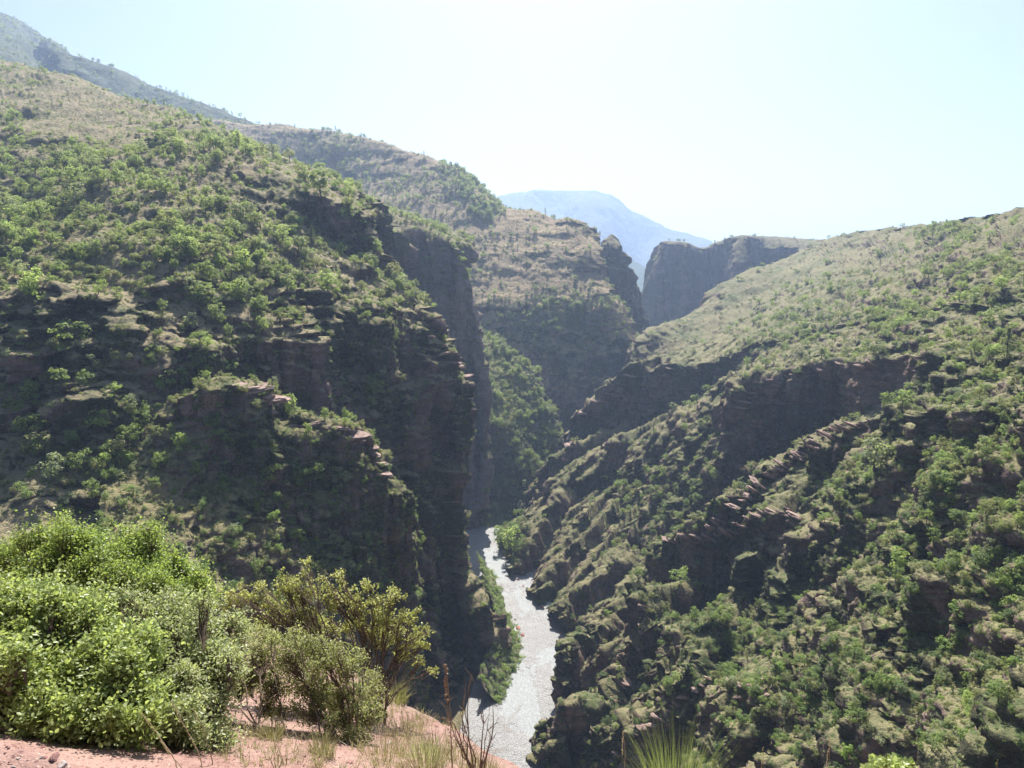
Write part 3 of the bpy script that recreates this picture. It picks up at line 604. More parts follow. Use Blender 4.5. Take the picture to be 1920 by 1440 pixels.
def pick(G, n, wfun, seed, clump=None, ex=0.0):
    """sample n points on a sheet: area x weight(u, v, nz, Y, noise)"""
    r = np.random.default_rng(seed)
    Gs = blur(G, 2, 1); a = G[:-1, :-1]; b_ = G[1:, :-1]; c = G[1:, 1:]; d = G[:-1, 1:]
    nn = np.cross(c - a, d - b_); ar = .5 * np.linalg.norm(nn, axis=-1)
    ns = grid_normals(Gs)[:-1, :-1]; nz = np.abs(ns[..., 2])
    ce = (a + b_ + c + d) / 4; u, v, dep = proj(ce)
    w_ = ar * wfun(u, v, nz, ce[..., 1], ce)
    w_[(u < -160) | (u > 2080) | (v > 1560)] = 0
    if clump: 
        q = fbm(ce, clump[0], 3, seed); w_ = w_ * np.clip(1 + clump[1] * q, 0.02, None)
    w_ = w_.ravel(); w_ = w_ / w_.sum()
    i = r.choice(len(w_), n, p=w_)
    s, t = r.random((n, 1)), r.random((n, 1))
    A, B, C_, D = (x.reshape(-1, 3)[i] for x in (a, b_, c, d))
    P = (A * (1 - s) + B * s) * (1 - t) + (D * (1 - s) + C_ * s) * t
    return P
def gentle(nz, lo=.25, hi=.6): return np.clip((nz - lo) / (hi - lo), 0, 1)

TREE_L = [(120, 470, 220, 60, 3), (300, 350, 150, 60, 1.6), (420, 500, 170, 70, 3), (620, 400, 60, 60, 2.2), (450, 270, 120, 30, 1.8), (330, 200, 110, 25, 1.4),
          (120, 320, 140, 50, 1.5), (620, 520, 110, 60, 2), (90, 760, 260, 120, .8), (350, 740, 120, 60, 1.5), (60, 420, 120, 40, 2), (250, 880, 150, 60, 1.2), (0, 250, 60, 60, 1.2),
          (180, 190, 110, 40, -.6), (160, 250, 80, 22, -.8), (280, 300, 60, 20, -.6), (130, 330, 60, 16, -.5), (470, 510, 50, 14, -1.5), (330, 410, 120, 14, -.9), (60, 150, 90, 25, .5), (740, 600, 60, 40, 1.0)]
TREE_R = [(1560, 620, 160, 45, 1.6), (1680, 600, 60, 30, 1.5), (1770, 438, 45, 12, 5), (1600, 700, 100, 40, .8), (1680, 900, 120, 50, 3), (1780, 1000, 130, 120, 2.4), (1850, 680, 80, 60, 1.2),
          (1500, 1250, 220, 100, 1.2), (1300, 940, 100, 60, 1.4), (1230, 900, 80, 50, 1.4), (1350, 830, 60, 40, 1.2), (1300, 1150, 60, 50, 1.6), (1180, 1000, 80, 50, .8), (1450, 690, 60, 15, 1.3),
          (1830, 1250, 120, 120, 2), (1860, 850, 80, 60, 1.6), (1850, 520, 90, 40, 1.3), (1650, 540, 160, 30, .9), (1440, 600, 80, 30, .8), (1780, 470, 100, 20, .6), (955, 1010, 26, 30, 9), (1270, 740, 70, 25, .6), (1620, 1330, 200, 70, 1.5)]
TREE_C = [(1010, 640, 130, 55, 3), (760, 470, 130, 40, 1.5), (700, 360, 120, 30, .7), (880, 330, 40, 28, 4), (910, 395, 22, 16, 6), (620, 290, 60, 30, 1.2), (1080, 590, 60, 40, 2), (940, 420, 20, 12, -1)]
def visrank(P, H):
    vis, u, v, d = visible(P, .6)
    px = F * H / np.maximum(d, 1); px = np.where(vis, px, 0)
    return px, u, v, d

trees = []   # (P, H, variant)
def add_trees(P, H, var): trees.append((P, H, var))
r_ = np.random.default_rng(77)
# left bank
P = pick(G_left, 2300, lambda u, v, nz, Y, c: gauss(u, v, TREE_L, .10) * gentle(nz, .2, .55) * np.clip(330 / Y, .3, 1), 1, (30, 2.2))
add_trees(P, r_.choice([.8, 1, 1.35], len(P), p=[.35, .45, .2]) * r_.uniform(3.0, 8.2, len(P)) * np.where(P[:, 1] > 600, .8, 1), r_.choice([0, 1, 2, 3, 4, 5, 6, 7, 8, 9], len(P), p=[.17, .15, .09, .08, .12, .13, .12, .06, .05, .03]))
# right bank
P = pick(G_right, 2600, lambda u, v, nz, Y, c: gauss(u, v, TREE_R, .07) * gentle(nz, .2, .5) * np.clip(260 / Y, .15, 1) ** 1.2, 2, (22, 2.0))
add_trees(P, r_.uniform(2.2, 7.0, len(P)) * np.clip(P[:, 1] / 330, .72, 1.15), r_.choice([0, 1, 2, 3, 4, 5, 6, 7, 8, 9], len(P), p=[.17, .16, .1, .09, .14, .1, .12, .08, .02, .02]))
# spur, rib, wall
P = pick(G_spur, 320, lambda u, v, nz, Y, c: gentle(nz, .15, .5) * np.clip((740 - u) / 150, .2, 1), 3, (15, 1.5)); add_trees(P, r_.uniform(2, 5, len(P)), r_.choice([0, 1, 2, 3, 5, 6], len(P)))
P = pick(G_rib, 520, lambda u, v, nz, Y, c: gentle(nz, .3, .6), 4, (30, .6)); add_trees(P, r_.uniform(4.5, 9, len(P)), r_.choice([0, 1, 2, 3, 5, 6, 7], len(P)))
P = pick(G_wall, 300, lambda u, v, nz, Y, c: gentle(nz, .25, .55), 5, (30, 1)); add_trees(P, r_.uniform(4, 8, len(P)), r_.choice([0, 1, 3, 4, 6, 8], len(P)))
# central hill and beyond
P = pick(G_hill, 2600, lambda u, v, nz, Y, c: gauss(u, v, TREE_C, .10) * gentle(nz, .2, .5), 6, (60, 1.0)); add_trees(P, r_.uniform(4, 10, len(P)) * np.clip((P[:, 1]) / 1000, .8, 1.1), r_.choice([0, 1, 2, 3, 4, 6, 8, 9], len(P)))
P = pick(G_mtn, 1200, lambda u, v, nz, Y, c: gentle(nz, .2, .5) + 0 * u, 7, (120, 1.4)); add_trees(P, r_.uniform(6, 13, len(P)), r_.choice([0, 4, 8, 9], len(P)))
P = pick(G_cliff, 260, lambda u, v, nz, Y, c: gentle(nz, .2, .6), 8, (60, 1)); add_trees(P, r_.uniform(4, 8, len(P)), r_.choice([0, 4, 8], len(P)))
TP = np.concatenate([t[0] for t in trees]); TH = np.concatenate([t[1] for t in trees]); TV = np.concatenate([t[2] for t in trees])
log('trees', len(TP))

# trees one can point to in the photograph: (u, v of the foot, height in photo pixels, variant, label)
SPECIAL = [
 (338, 848, 42, 5, 'bright lime green round tree alone on the shaded left bank, below the pale rock ledges'),
 (415, 838, 40, 0, 'round yellowish green tree right of the lime green one, below the pale rock ledges'),
 (358, 618, 34, 3, 'small pale grey green tree standing out in the dark cliff band of the left hill'),
 (698, 765, 58, 6, 'single dark green tree clinging to the main left cliff right of the pale ledges'),
 (540, 782, 48, 5, 'thin bright green tree rising just behind the notch in the pale rock ledges'),
 (100, 905, 60, 3, 'pale silvery green tree alone in the dark hollow at the lower left'),
 (148, 890, 50, 0, 'green tree beside the pale silvery tree in the dark lower left hollow'),
 (492, 630, 40, 5, 'small bright green tree on the cliff brow in the middle of the left hill'),
 (60, 570, 70, 5, 'wide bright green tree at the left edge of the picture on the cliff brow'),
 (435, 1012, 34, 3, 'small pale green tree lit alone on the dark rock above the foreground bushes'),
 (580, 925, 62, 0, 'twin-topped green tree on the shaded face of the rock spur'),
 (640, 918, 48, 3, 'grey green tree on the right of the spur face below the last ledge'),
 (385, 715, 62, 6, 'largest green tree on top of the spur just left of its pale ledges'),
 (330, 735, 50, 0, 'green tree on the spur line one step down to the left from its largest tree'),
 (245, 775, 40, 3, 'small grey green tree where the spur line fades into shadow'),
 (602, 368, 52, 4, 'dark green tree on the brink left of the upper rock band of the left hill'),
 (1885, 690, 78, 9, 'tall airy pine on the right slope near the right edge of the picture'),
 (1748, 446, 24, 9, 'darkest pine of the clump below the right skyline'),
 (615, 247, 9, 1, 'tiny round tree alone on the skyline of the central hill'),
 (795, 295, 12, 9, 'tiny pointed tree alone on the right part of the central skyline'),
 (1690, 770, 44, 0, 'rounded fresh green tree at the head of the dark gully on the right slope'),
 (1640, 880, 66, 3, 'broad blue green tree on the right slope above the stepped ledges'),
 (1830, 1050, 32, 5, 'small vivid green bush-like tree low on the right slope'),
 (1685, 1075, 56, 5, 'yellow green tree in the middle of the dark right slope'),
 (1585, 1432, 46, 5, 'small vivid green tree by the bottom edge of the right slope'),
 (1820, 1350, 34, 5, 'small vivid green tree in the deep shade at the lower right'),
 (1275, 1100, 40, 0, 'bright green tree left under the dark stepped rock of the right bank'),
 (958, 1040, 60, 5, 'tall fresh green tree standing at the river bend'),
 (938, 1025, 44, 5, 'shorter fresh green tree at the left of the river bend group'),
 (888, 925, 26, 0, 'small green tree on the edge of the left cliff above the river'),
]
from mathutils.bvhtree import BVHTree
def bvh_of(G):
    f = grid_faces(*G.shape[:2]); return BVHTree.FromPolygons(G.reshape(-1, 3).tolist(), f.tolist())
BV = [bvh_of(g) for g in (G_left, G_right, G_spur, G_hill, G_rib)]
def ground_at(u, v):
    d = Vector(P3(u, v, 100.)).normalized(); best = None
    for b in BV:
        h = b.ray_cast(Vector((0, 0, 0)), d, 5000)
        if h[0] is not None and (best is None or h[3] < best[1]): best = (h[0], h[3])
    return best
KIND = {0: 'round green', 1: 'broad spreading green', 2: 'slim olive green', 3: 'pale grey green', 4: 'dark green', 5: 'bright yellow green', 6: 'upright green', 7: 'low wide olive green', 8: 'dusky conical pine', 9: 'tall pointed pine'}
def zone(u, v, y):
    if u < 900 and y < 1000 and not (560 < u and y > 600):
        if v < 330: return 'high on the hazy left hill'
        if v < 440: return 'on the open slope of the left hill' if u < 330 else 'below the upper rock band of the left hill'
        if v < 560: return 'in the dense wood at the left edge of the left hill' if u < 330 else 'just above the shaded cliff of the left hill'
        if v < 700: return 'on the brow of the dark cliff of the left hill' if u > 400 else 'in the dark cliff band at the far left'
        return 'in the shade low on the left bank' if u < 450 else 'clinging to the shaded spur of the left bank'
    if u < 1190 and y > 560: return 'on the green rib at the river bend' if v > 620 else 'on the central hill beyond the gorge'
    if v < 560: return 'on the dry upper slope of the right bank'
    if v < 700: return 'in the scrub across the upper right bank'
    if v < 950: return 'between the rock ribs of the right bank' if u < 1560 else 'on the right slope by the dark gully'
    if v < 1180: return 'on the right bank close above the river' if u < 1250 else ('below the stepped ledges of the right bank' if u < 1560 else 'on the steep green middle of the right slope')
    return 'among the lowest right bank ribs' if u < 1400 else 'on the shady lowest part of the right slope'
def place_tree(P, H, var, label, group=None, rz=0.0, wide=1.0):
    nm = 'pine_tree' if var >= 8 else 'tree'
    e = link(nm, None, loc=P); e.rotation_euler = (0, 0, rz); e.scale = (H * wide, H * wide, H)
    tag(e, label, 'pine tree' if var >= 8 else 'tree', group)
    c = link('crown', PINE[var - 8] if var >= 8 else CROWNS[var], e); t = link('trunk', PTRUNK if var >= 8 else TRUNKS[int(var) % 3], e)
    return e
nsp = 0
for (u, v, hp, var, lab) in SPECIAL:
    g = ground_at(u, v)
    if g is None: print('no ground', u, v); continue
    H = hp * g[0].y / F; place_tree(g[0], H, var, lab, None, random.uniform(0, 6)); nsp += 1
px, tu, tv, td = visrank(TP, TH)
order = np.argsort(-px); NT = 300 - nsp
top = order[:NT]; rest = np.setdiff1d(np.arange(len(TP)), top)
for i in top:
    lab = KIND[int(TV[i])].replace(' spreading', '') + ' tree ' + zone(tu[i], tv[i], TP[i, 1])
    place_tree(TP[i], float(TH[i]), int(TV[i]), lab.replace('pine tree', 'pine').replace('low wide', 'wide').replace('tall pointed', 'pointed'), 'trees ' + zone(tu[i], tv[i], TP[i, 1]), random.uniform(0, 6), random.uniform(.85, 1.2))
def whole_tree(name, cr_, tr_):
    """crown and trunk in one small mesh, for the uncounted far trees"""
    a = cr_; va = np.empty(len(a.vertices) * 3, np.float32); a.vertices.foreach_get('co', va); fa = np.arange(len(va) // 3).reshape(-1, 4)
    vb = np.empty(len(tr_.vertices) * 3, np.float32); tr_.vertices.foreach_get('co', vb)
    fb = np.empty(len(tr_.loops), np.int32); tr_.loops.foreach_get('vertex_index', fb)
    m = mesh_np(name, np.concatenate([va.reshape(-1, 3), vb.reshape(-1, 3)]), np.concatenate([fa, fb.reshape(-1, 4) + len(va) // 3]), [a.materials[0], M_bark])
    mi = np.zeros(len(m.polygons), np.int32); mi[len(fa):] = 1; m.polygons.foreach_set('material_index', mi); return m
WT = [whole_tree('whole_tree', c, TRUNKS[i % 3]) for i, c in enumerate(CROWNS)] + [whole_tree('whole_pine', c, PTRUNK) for c in PINE]
scatter('woodland', WT, TP[rest], TH[rest], TV[rest], 'uncounted smaller green trees scattered over the hillsides and cliffs of the gorge', 'woodland', seed=1)
log('trees done')

# bushes: the largest in view as things, the rest one object
bs = []
def S(G, n, f, seed, cl, lo, hi, vs):
    P = pick(G, n, f, seed, cl); bs.append((P, r_.uniform(lo, hi, n) , r_.choice(vs, n)))
S(G_left, 6500, lambda u, v, nz, Y, c: (gauss(u, v, TREE_L, .9)) * gentle(nz, .04, .5) * np.clip(300 / Y, .2, 1), 21, (18, 2.2), 1.0, 3.6, [0, 1, 2, 3, 4, 5, 6, 1, 5])
S(G_right, 10500, lambda u, v, nz, Y, c: (gauss(u, v, TREE_R, .8)) * gentle(nz, .04, .45) * np.clip(230 / Y, .08, 1) ** 1.3, 22, (12, 2.0), .8, 2.9, [0, 1, 2, 3, 5, 6, 1, 5, 3])
S(G_spur, 1700, lambda u, v, nz, Y, c: gentle(nz, .02, .5), 23, (10, 1.2), .8, 2.2, [0, 1, 2, 5, 6, 1])
S(G_rib, 900, lambda u, v, nz, Y, c: gentle(nz, .2, .5), 24, (20, 1), 2, 4.5, [0, 1, 2, 5, 6, 4])
S(G_wall, 500, lambda u, v, nz, Y, c: gentle(nz, .2, .5), 25, (20, 1), 2, 4, [0, 1, 3, 5, 6])
S(G_hill, 6000, lambda u, v, nz, Y, c: gauss(u, v, TREE_C, .45) * gentle(nz, .15, .5), 26, (30, 1.2), 1.6, 4.2, [0, 1, 2, 3, 5, 6])
S(G_mtn, 1500, lambda u, v, nz, Y, c: gentle(nz, .15, .5), 27, (60, 1.2), 3, 7, [0, 1, 3, 5, 6])
S(G_left, 3600, lambda u, v, nz, Y, c: (nz < .55) * np.clip(v - 420, 0, 200) / 200, 28, (14, 1.6), .9, 2.8, [0, 1, 3, 5, 6, 3])
S(G_right, 3200, lambda u, v, nz, Y, c: (nz < .5) * np.clip(500 / Y, .1, 1), 29, (9, 1.4), .7, 2.2, [0, 1, 3, 5, 6])
S(G_spur, 1600, lambda u, v, nz, Y, c: (nz < .5) * 1.0, 30, (8, 1.6), .8, 3.2, [0, 1, 3, 5, 6])
BP = np.concatenate([b[0] for b in bs]); BH = np.concatenate([b[1] for b in bs]); BVr = np.concatenate([b[2] for b in bs])
px, bu, bvv, bd = visrank(BP, BH); order = np.argsort(-px); top = order[:300]; rest = np.setdiff1d(np.arange(len(BP)), top)
BK = {0: 'rounded green', 1: 'dull olive', 2: 'pale grey green', 3: 'dark green', 4: 'bright yellow green', 5: 'low olive brown', 6: 'fresh green'}
for i in top:
    z = zone(bu[i], bvv[i], BP[i, 1]); o = link('bush', SHRUBS[int(BVr[i])], loc=BP[i]); o.scale = (BH[i] * 1.25, BH[i] * 1.15, BH[i]); o.rotation_euler = (0, 0, random.uniform(0, 6))
    tag(o, BK[int(BVr[i])] + ' bush ' + z, 'bush', 'bushes ' + z)
scatter('bushes', SHRUBS, BP[rest], BH[rest] * 1.2, BVr[rest], 'uncounted low bushes covering the slopes of the gorge', 'scrub', seed=2)
sc = []
def S2(G, n, f, seed, cl, lo, hi, m=5): sc.append((pick(G, n, f, seed, cl), r_.uniform(lo, hi, n), r_.integers(0, m, n)))
S2(G_left, 34000, lambda u, v, nz, Y, c: gentle(nz, .03, .5) * np.clip(320 / Y, .2, 1) ** 1.5, 31, (8, 2.0), .5, 1.5)
S2(G_right, 60000, lambda u, v, nz, Y, c: (gauss(u, v, TREE_R, .7)) * gentle(nz, .03, .4) * np.clip(240 / Y, .05, 1) ** 1.7, 32, (6, 1.8), .3, 1.2)
S2(G_spur, 9000, lambda u, v, nz, Y, c: gentle(nz, .02, .45), 33, (6, 1.2), .4, 1.1)
S2(G_hill, 11000, lambda u, v, nz, Y, c: gentle(nz, .15, .5), 34, (22, 1.2), 1.0, 2.2)
S2(G_rib, 3000, lambda u, v, nz, Y, c: gentle(nz, .15, .5), 35, (12, 1), 1, 2.2)
P = np.concatenate([s[0] for s in sc]); h = np.concatenate([s[1] for s in sc]); ix = np.concatenate([s[2] for s in sc])
scatter('scrub', SCRUB, P, h, ix, 'fine dry scrub covering the ground of the slopes', 'scrub', seed=3)
log('scrub done', len(P))

# ------------------------------------------------------------------ rock slabs standing out of the crests
def slab_mesh(seed, mat):
    r = np.random.default_rng(seed); n1, n2 = 13, 22
    a, bq = np.meshgrid(np.linspace(0, np.pi, n1), np.linspace(0, 2 * np.pi, n2 + 1)[:-1], indexing='ij')
    d = np.stack([np.sin(a) * np.cos(bq), np.sin(a) * np.sin(bq), np.cos(a)], -1)
    pl = np.concatenate([unit(r.normal(size=(8, 3)) * [1, 1, .25]), np.array([[0, 0, 1.], [.1, 0, -1]])]); hd = np.concatenate([r.uniform(.6, .95, 8), [.45, .6]])
    rr = np.min(np.where((d @ pl.T) > .04, hd / np.maximum(d @ pl.T, .04), 9), -1); rr = np.minimum(rr, 1.15) * (1 + .03 * r.normal(size=rr.shape))
    V = d * rr[..., None]; V[..., :2] *= (1 + .10 * np.sign(np.sin(V[..., 2:] * 16)))       # bedding notches round the sides
    V = V.reshape(-1, 3); i = np.arange(n1 * n2).reshape(n1, n2); j = np.roll(i, -1, 1)
    return mesh_np('slab', V, np.stack([i[:-1], i[1:], j[1:], j[:-1]], -1).reshape(-1, 4), mat)
M_slab = plain_mat('ledge_rock', (.36, .26, .22), c2=(.20, .135, .115), sc=.9, bump=.35)
SLB = [slab_mesh(600 + k, M_slab) for k in range(5)]
rs = np.random.default_rng(16)
def slabs(pts, n, lo, hi, label, group, tilt):
    """pts: crest polyline in photo pixels; slabs stand on whatever rock is hit there"""
    pts = np.array(pts, float); L_ = np.concatenate([[0], np.cumsum(np.hypot(*np.diff(pts, axis=0).T))])
    for k in range(n):
        t = (k + rs.uniform(.1, .9)) / n * L_[-1]; u = np.interp(t, L_, pts[:, 0]); v = np.interp(t, L_, pts[:, 1]) + rs.uniform(0, 10)
        g = None
        for dv in range(0, 40, 4):
            h = ground_at(u, v + dv)
            if h and (g is None or h[0].y < g[0].y - 15): g = h; 
            if g and dv > 8: break
        if g is None: continue
        s = rs.uniform(lo, hi) * 1.35; o = link('rock_ledge', SLB[k % 5], loc=g[0] + Vector((0, s * .25, -s * .22))); o.scale = (s * rs.uniform(1.0, 2.1), s * rs.uniform(.7, 1.1), s * rs.uniform(.28, .55))
        o.rotation_euler = (rs.normal(0, .12), tilt + rs.normal(0, .12), rs.uniform(-.6, .6)); tag(o, label, 'rock ledge', group)
slabs([(405, 716), (440, 716), (500, 728), (512, 784), (560, 784), (640, 790), (690, 832), (725, 895)], 20, 1.5, 3.2, 'pale pink rock slab along the sunlit edge of the spur on the left bank', 'pale slabs on the spur edge', .1)
slabs([(1238, 1014), (1320, 993), (1395, 940), (1452, 885), (1570, 803), (1640, 785)], 46, 1.2, 3.0, 'tilted brown rock slab of the stepped ledges on the right bank', 'tilted slabs of the stepped ledges', .42)
slabs([(1300, 1010), (1380, 985), (1440, 950), (1500, 960)], 20, 1.2, 2.6, 'tilted brown rock slab lying just below the stepped ledges', 'slabs below the stepped ledges', .42)
slabs([(1150, 1425), (1180, 1385), (1235, 1345), (1300, 1290), (1345, 1268), (1400, 1280), (1460, 1300)], 26, .7, 1.7, 'reddish rock slab on the lowest rib above the bottom edge, right of the river', 'reddish slabs on the lowest rib', .3)
slabs([(1208, 1108), (1212, 1150), (1206, 1190), (1180, 1250), (1150, 1320)], 10, .9, 2.2, 'small dark rock slab on the narrow rib right of the river', 'slabs on the narrow rib', .2)
slabs([(1382, 795), (1400, 745), (1430, 710), (1530, 686), (1640, 672)], 14, 1.2, 2.6, 'brown rock slab on the brow of the large dark rib of the right bank', 'slabs on the brow of the large rib', .2)
slabs([(800, 622), (835, 645), (868, 690), (882, 745)], 8, 1.5, 3.0, 'brown rock block on the brink of the main left cliff', 'blocks on the brink of the left cliff', .1)
slabs([(1050, 880), (1090, 775), (1145, 724), (1200, 694), (1300, 684)], 10, 2, 4, 'brown rock block on the far rib of the right bank', 'blocks on the far rib', .2)
# ------------------------------------------------------------------ river bed, water, valley floor
ZR = -220.0
def bank_pt(u, v):   # pixel on the level of the river -> x, Y
    a = (u - 960.0) / F; b = (720.0 - v) / F; dy = cp - b * sp; dz = sp + b * cp
    Y = ZR / (dz / dy); return a * Y / dy, Y
mid = [bank_pt(*q) for q in ((995, 1440), (1000, 1330), (1015, 1230), (990, 1130), (938, 1060), (908, 1005), (925, 983))]
mid = [(mid[0][0] + 8, mid[0][1] - 70)] + mid + [(8, 640), (45, 690), (120, 720), (200, 800)]
mid = np.array(mid)
def river_grid(W_, n=460, m=110, zf=None):
    t = np.linspace(0, len(mid) - 1.001, n); i = t.astype(int); f = (t - i)[:, None]
    a = mid[np.maximum(i - 1, 0)]; b = mid[i]; c = mid[i + 1]; d = mid[np.minimum(i + 2, len(mid) - 1)]
    p = cr(a, b, c, d, f, .5); T = unit(np.gradient(p, axis=0)); Nn = np.stack([-T[:, 1], T[:, 0]], 1)
    w_ = np.linspace(-1, 1, m)
    G = np.zeros((n, m, 3)); G[..., :2] = p[:, None] + Nn[:, None] * (w_[None, :, None] * W_)
    G[..., 2] = ZR; return G, t
G, t = river_grid(34)
bar = fbm(np.stack([G[..., 0], G[..., 1] * .3, G[..., 0] * 0], -1), 9, 4, 5)
G[..., 2] += .35 + 1.0 * bar + .5 * fbm(G, 3, 3, 8) + .2 * fbm(G, .9, 2, 9)
m, nt, out = newmat('river_gravel'); b = NB(nt); p = b.n('BsdfPrincipled')
vo = b.n('TexVoronoi'); b.set(vo.inputs['Vector'], b.pos()); vo.inputs['Scale'].default_value = 1.7
n1 = b.noise(b.pos(), .12, 5, .6); n2 = b.noise(b.pos(), 1.3, 5, .75)
c = b.mix(b.ramp(n2, .3, .7), (.17, .17, .166), (.38, .375, .37)); c = b.mix(b.ramp(n1, .55, .75), c, (.22, .20, .185))
c = b.mix(b.ramp(vo.outputs['Distance'], .0, .3, .5, 0), c, (.34, .335, .33)); b.set(p.inputs['Base Color'], c); p.inputs['Roughness'].default_value = .7
q = b.n('Bump'); q.inputs['Distance'].default_value = .5; nt.links.new(b.math('ADD', n2, vo.outputs['Distance']), q.inputs['Height']); nt.links.new(q.outputs[0], p.inputs['Normal'])
nt.links.new(p.outputs[0], out.inputs[0])
link('riverbed', mesh_np('riverbed', G.reshape(-1, 3), grid_faces(*G.shape[:2]), m, True))['kind'] = 'structure'
G, t = river_grid(33)
G[..., 2] += .25 + .07 * fbm(np.stack([G[..., 0], G[..., 1] * .5, G[..., 2]], -1), 2.2, 3, 4)
m, nt, out = newmat('river_water'); b = NB(nt); p = b.n('BsdfPrincipled')
n1 = b.noise(b.pos(1, .4, 1), 1.1, 6, .8); n2 = b.noise(b.pos(1, .6, 1), 4.5, 4, .7)
foam = b.ramp(b.math('ADD', n1, b.math('MULTIPLY', n2, .35)), .55, .95)
b.set(p.inputs['Base Color'], b.mix(foam, (.24, .255, .26), (.40, .41, .41))); b.set(p.inputs['Roughness'], b.mix(foam, (.7,) * 3, (.85,) * 3))
p.inputs['Specular IOR Level'].default_value = .15
q = b.n('Bump'); q.inputs['Distance'].default_value = .35; nt.links.new(b.math('ADD', n1, b.math('MULTIPLY', n2, .4)), q.inputs['Height']); nt.links.new(q.outputs[0], p.inputs['Normal'])
nt.links.new(p.outputs[0], out.inputs[0])
link('river', mesh_np('river', G.reshape(-1, 3), grid_faces(*G.shape[:2]), m, True))['kind'] = 'structure'
# valley floor, one sheet out to the horizon
v = np.array([(-12000, -260, -224), (12000, -260, -224), (12000, 11000, -224), (-12000, 11000, -224)], float)
link('ground', mesh_np('ground', v, np.array([[0, 1, 2, 3]]), M_rock))['kind'] = 'structure'

# left river bank: strip of talus with bushes between the cliff and the water
bp = np.array([bank_pt(*q) for q in ((922, 1072), (932, 1100), (946, 1140), (962, 1180), (974, 1215), (962, 1255), (948, 1290), (938, 1320))])
def brow(dx, z): 
    out_ = []
    for x, y in bp:
        q = np.array([x + dx, y, z]); u, v, d = proj(q); out_.append((float(u), float(v), float(y)))
    return out_
sheet('riverbank', [brow(-12, -205), brow(-7, -213), brow(-3, -217.5), brow(-.4, -219.2), brow(3, -222)], M_rib, 2.0, [('ridge', 14, 2.0), ('fine', 4, .8), ('fine', 1.5, .4)], seed=14, smooth=1)
P = pick(SHEETS['riverbank'], 420, lambda u, v, nz, Y, c: 1 + 0 * u, 61); scatter('bank_bushes', SHRUBS, P, r_.uniform(1.2, 3.8, len(P)), r_.choice([0, 4, 6, 2], len(P)), 'green bushes along the left bank of the river', 'bushes', seed=9)
def rbank_pts():
    return [bank_pt(*q) for q in ((990, 1108), (1004, 1118), (1014, 1140), (1030, 1165), (1048, 1190), (1058, 1215), (946, 1060), (968, 1088), (978, 1100))]
def boulder(seed, mat):
    r = np.random.default_rng(seed); a, bq = np.meshgrid(np.linspace(0, np.pi, 14), np.linspace(0, 2 * np.pi, 21)[:-1], indexing='ij')
    d = np.stack([np.sin(a) * np.cos(bq), np.sin(a) * np.sin(bq), np.cos(a)], -1); pl = unit(r.normal(size=(12, 3))); hd = r.uniform(.55, .95, 12)
    rr = np.min(np.where((d @ pl.T) > .05, hd / np.maximum(d @ pl.T, .05), 9), -1); rr = np.minimum(rr, 1.1) * (1 + .04 * r.normal(size=rr.shape))
    V = (d * rr[..., None] * np.array([1, .8, .7])).reshape(-1, 3); i = np.arange(14 * 20).reshape(14, 20); j = np.roll(i, -1, 1)
    return mesh_np('boulder', V, np.stack([i[:-1], i[1:], j[1:], j[:-1]], -1).reshape(-1, 4), mat)
M_boul = plain_mat('red_boulder', (.42, .19, .15), c2=(.26, .115, .09), sc=.8, bump=.2)
BM = [boulder(700 + k, M_boul) for k in range(4)]
rb = np.random.default_rng(6)
for k, (u, v, s) in enumerate([(972, 1180, 2.2), (979, 1193, 1.8), (970, 1203, 2.0), (975, 1212, 1.5), (963, 1222, 1.7), (968, 1190, 1.4), (961, 1240, 1.2), (944, 1262, 1.8), (940, 1275, 1.5), (948, 1272, 1.1)]):
    x, y = bank_pt(u, v); o = link('boulder', BM[k % 4], loc=(x, y, ZR + .5)); o.scale = (s, s, s * .8); o.rotation_euler = (rb.uniform(-.4, .4), rb.uniform(-.4, .4), rb.uniform(0, 6))
    tag(o, 'red boulder in the group on the left river bank' if k < 7 else 'dark red boulder at the water under the foot of the left cliff', 'boulder', 'red boulders on the left river bank' if k < 7 else 'boulders under the left cliff')
for k, (x, y) in enumerate(rbank_pts()):
    s = rb.uniform(.9, 1.6); o = link('boulder', BM[k % 4], loc=(x + 1, y, ZR + .5)); o.scale = (s, s, s * .8); o.rotation_euler = (0, 0, rb.uniform(0, 6)); tag(o, 'small red boulder along the right edge of the river', 'boulder', 'boulders along the right river edge')
# ------------------------------------------------------------------ foreground slope at the photographer's feet
def rim_s(x, Y):
    """metres past the broken edge of the slope (positive = over the edge)"""
    A = np.array([-2.3, 10.2]); B = np.array([.55, 5.15]); d = (B - A) / np.linalg.norm(B - A); n = np.array([-d[1], d[0]])
    s = (x - A[0]) * n[0] + (Y - A[1]) * n[1]
    return s
def zf(x, Y, nz=True):
    x = np.asarray(x, float); Y = np.asarray(Y, float)
    ye = 2.30 + (-1.7 - x) * .30; ye = np.clip(ye, 1.2, 6)
    h = np.maximum(0, Y - ye)
    z = -1.65 - .95 * np.minimum(h, 1.2) - .52 * np.maximum(h - 1.2, 0) - np.clip(h / 2, 0, 1) * .12 * np.clip(x + 1.6, 0, 9)
    s = rim_s(x, Y) + .35 * noise(x * 1.1, Y * 1.1, 0, 4) 
    s2 = np.maximum(s, Y - 15.5)
    z = z - 1.9 * np.where(s2 > 0, s2 ** 2 / (s2 + .5), 0)
    p = np.stack([x, Y, x * 0], -1)
    z = z + .10 * fbm(p, 1.6, 4, 3) * np.clip(h + .25, 0, 1) + .035 * fbm(p, .35, 3, 5)
    return z
uu = np.linspace(-1000, 2800, 640); yy = np.concatenate([np.geomspace(.7, 16, 620), np.geomspace(16.3, 70, 50)])
X = (uu[None] - 960) / F * yy[:, None] * 1.02; YY = np.broadcast_to(yy[:, None], X.shape)
Z = zf(X, YY); pp = np.stack([X, YY, Z], -1)
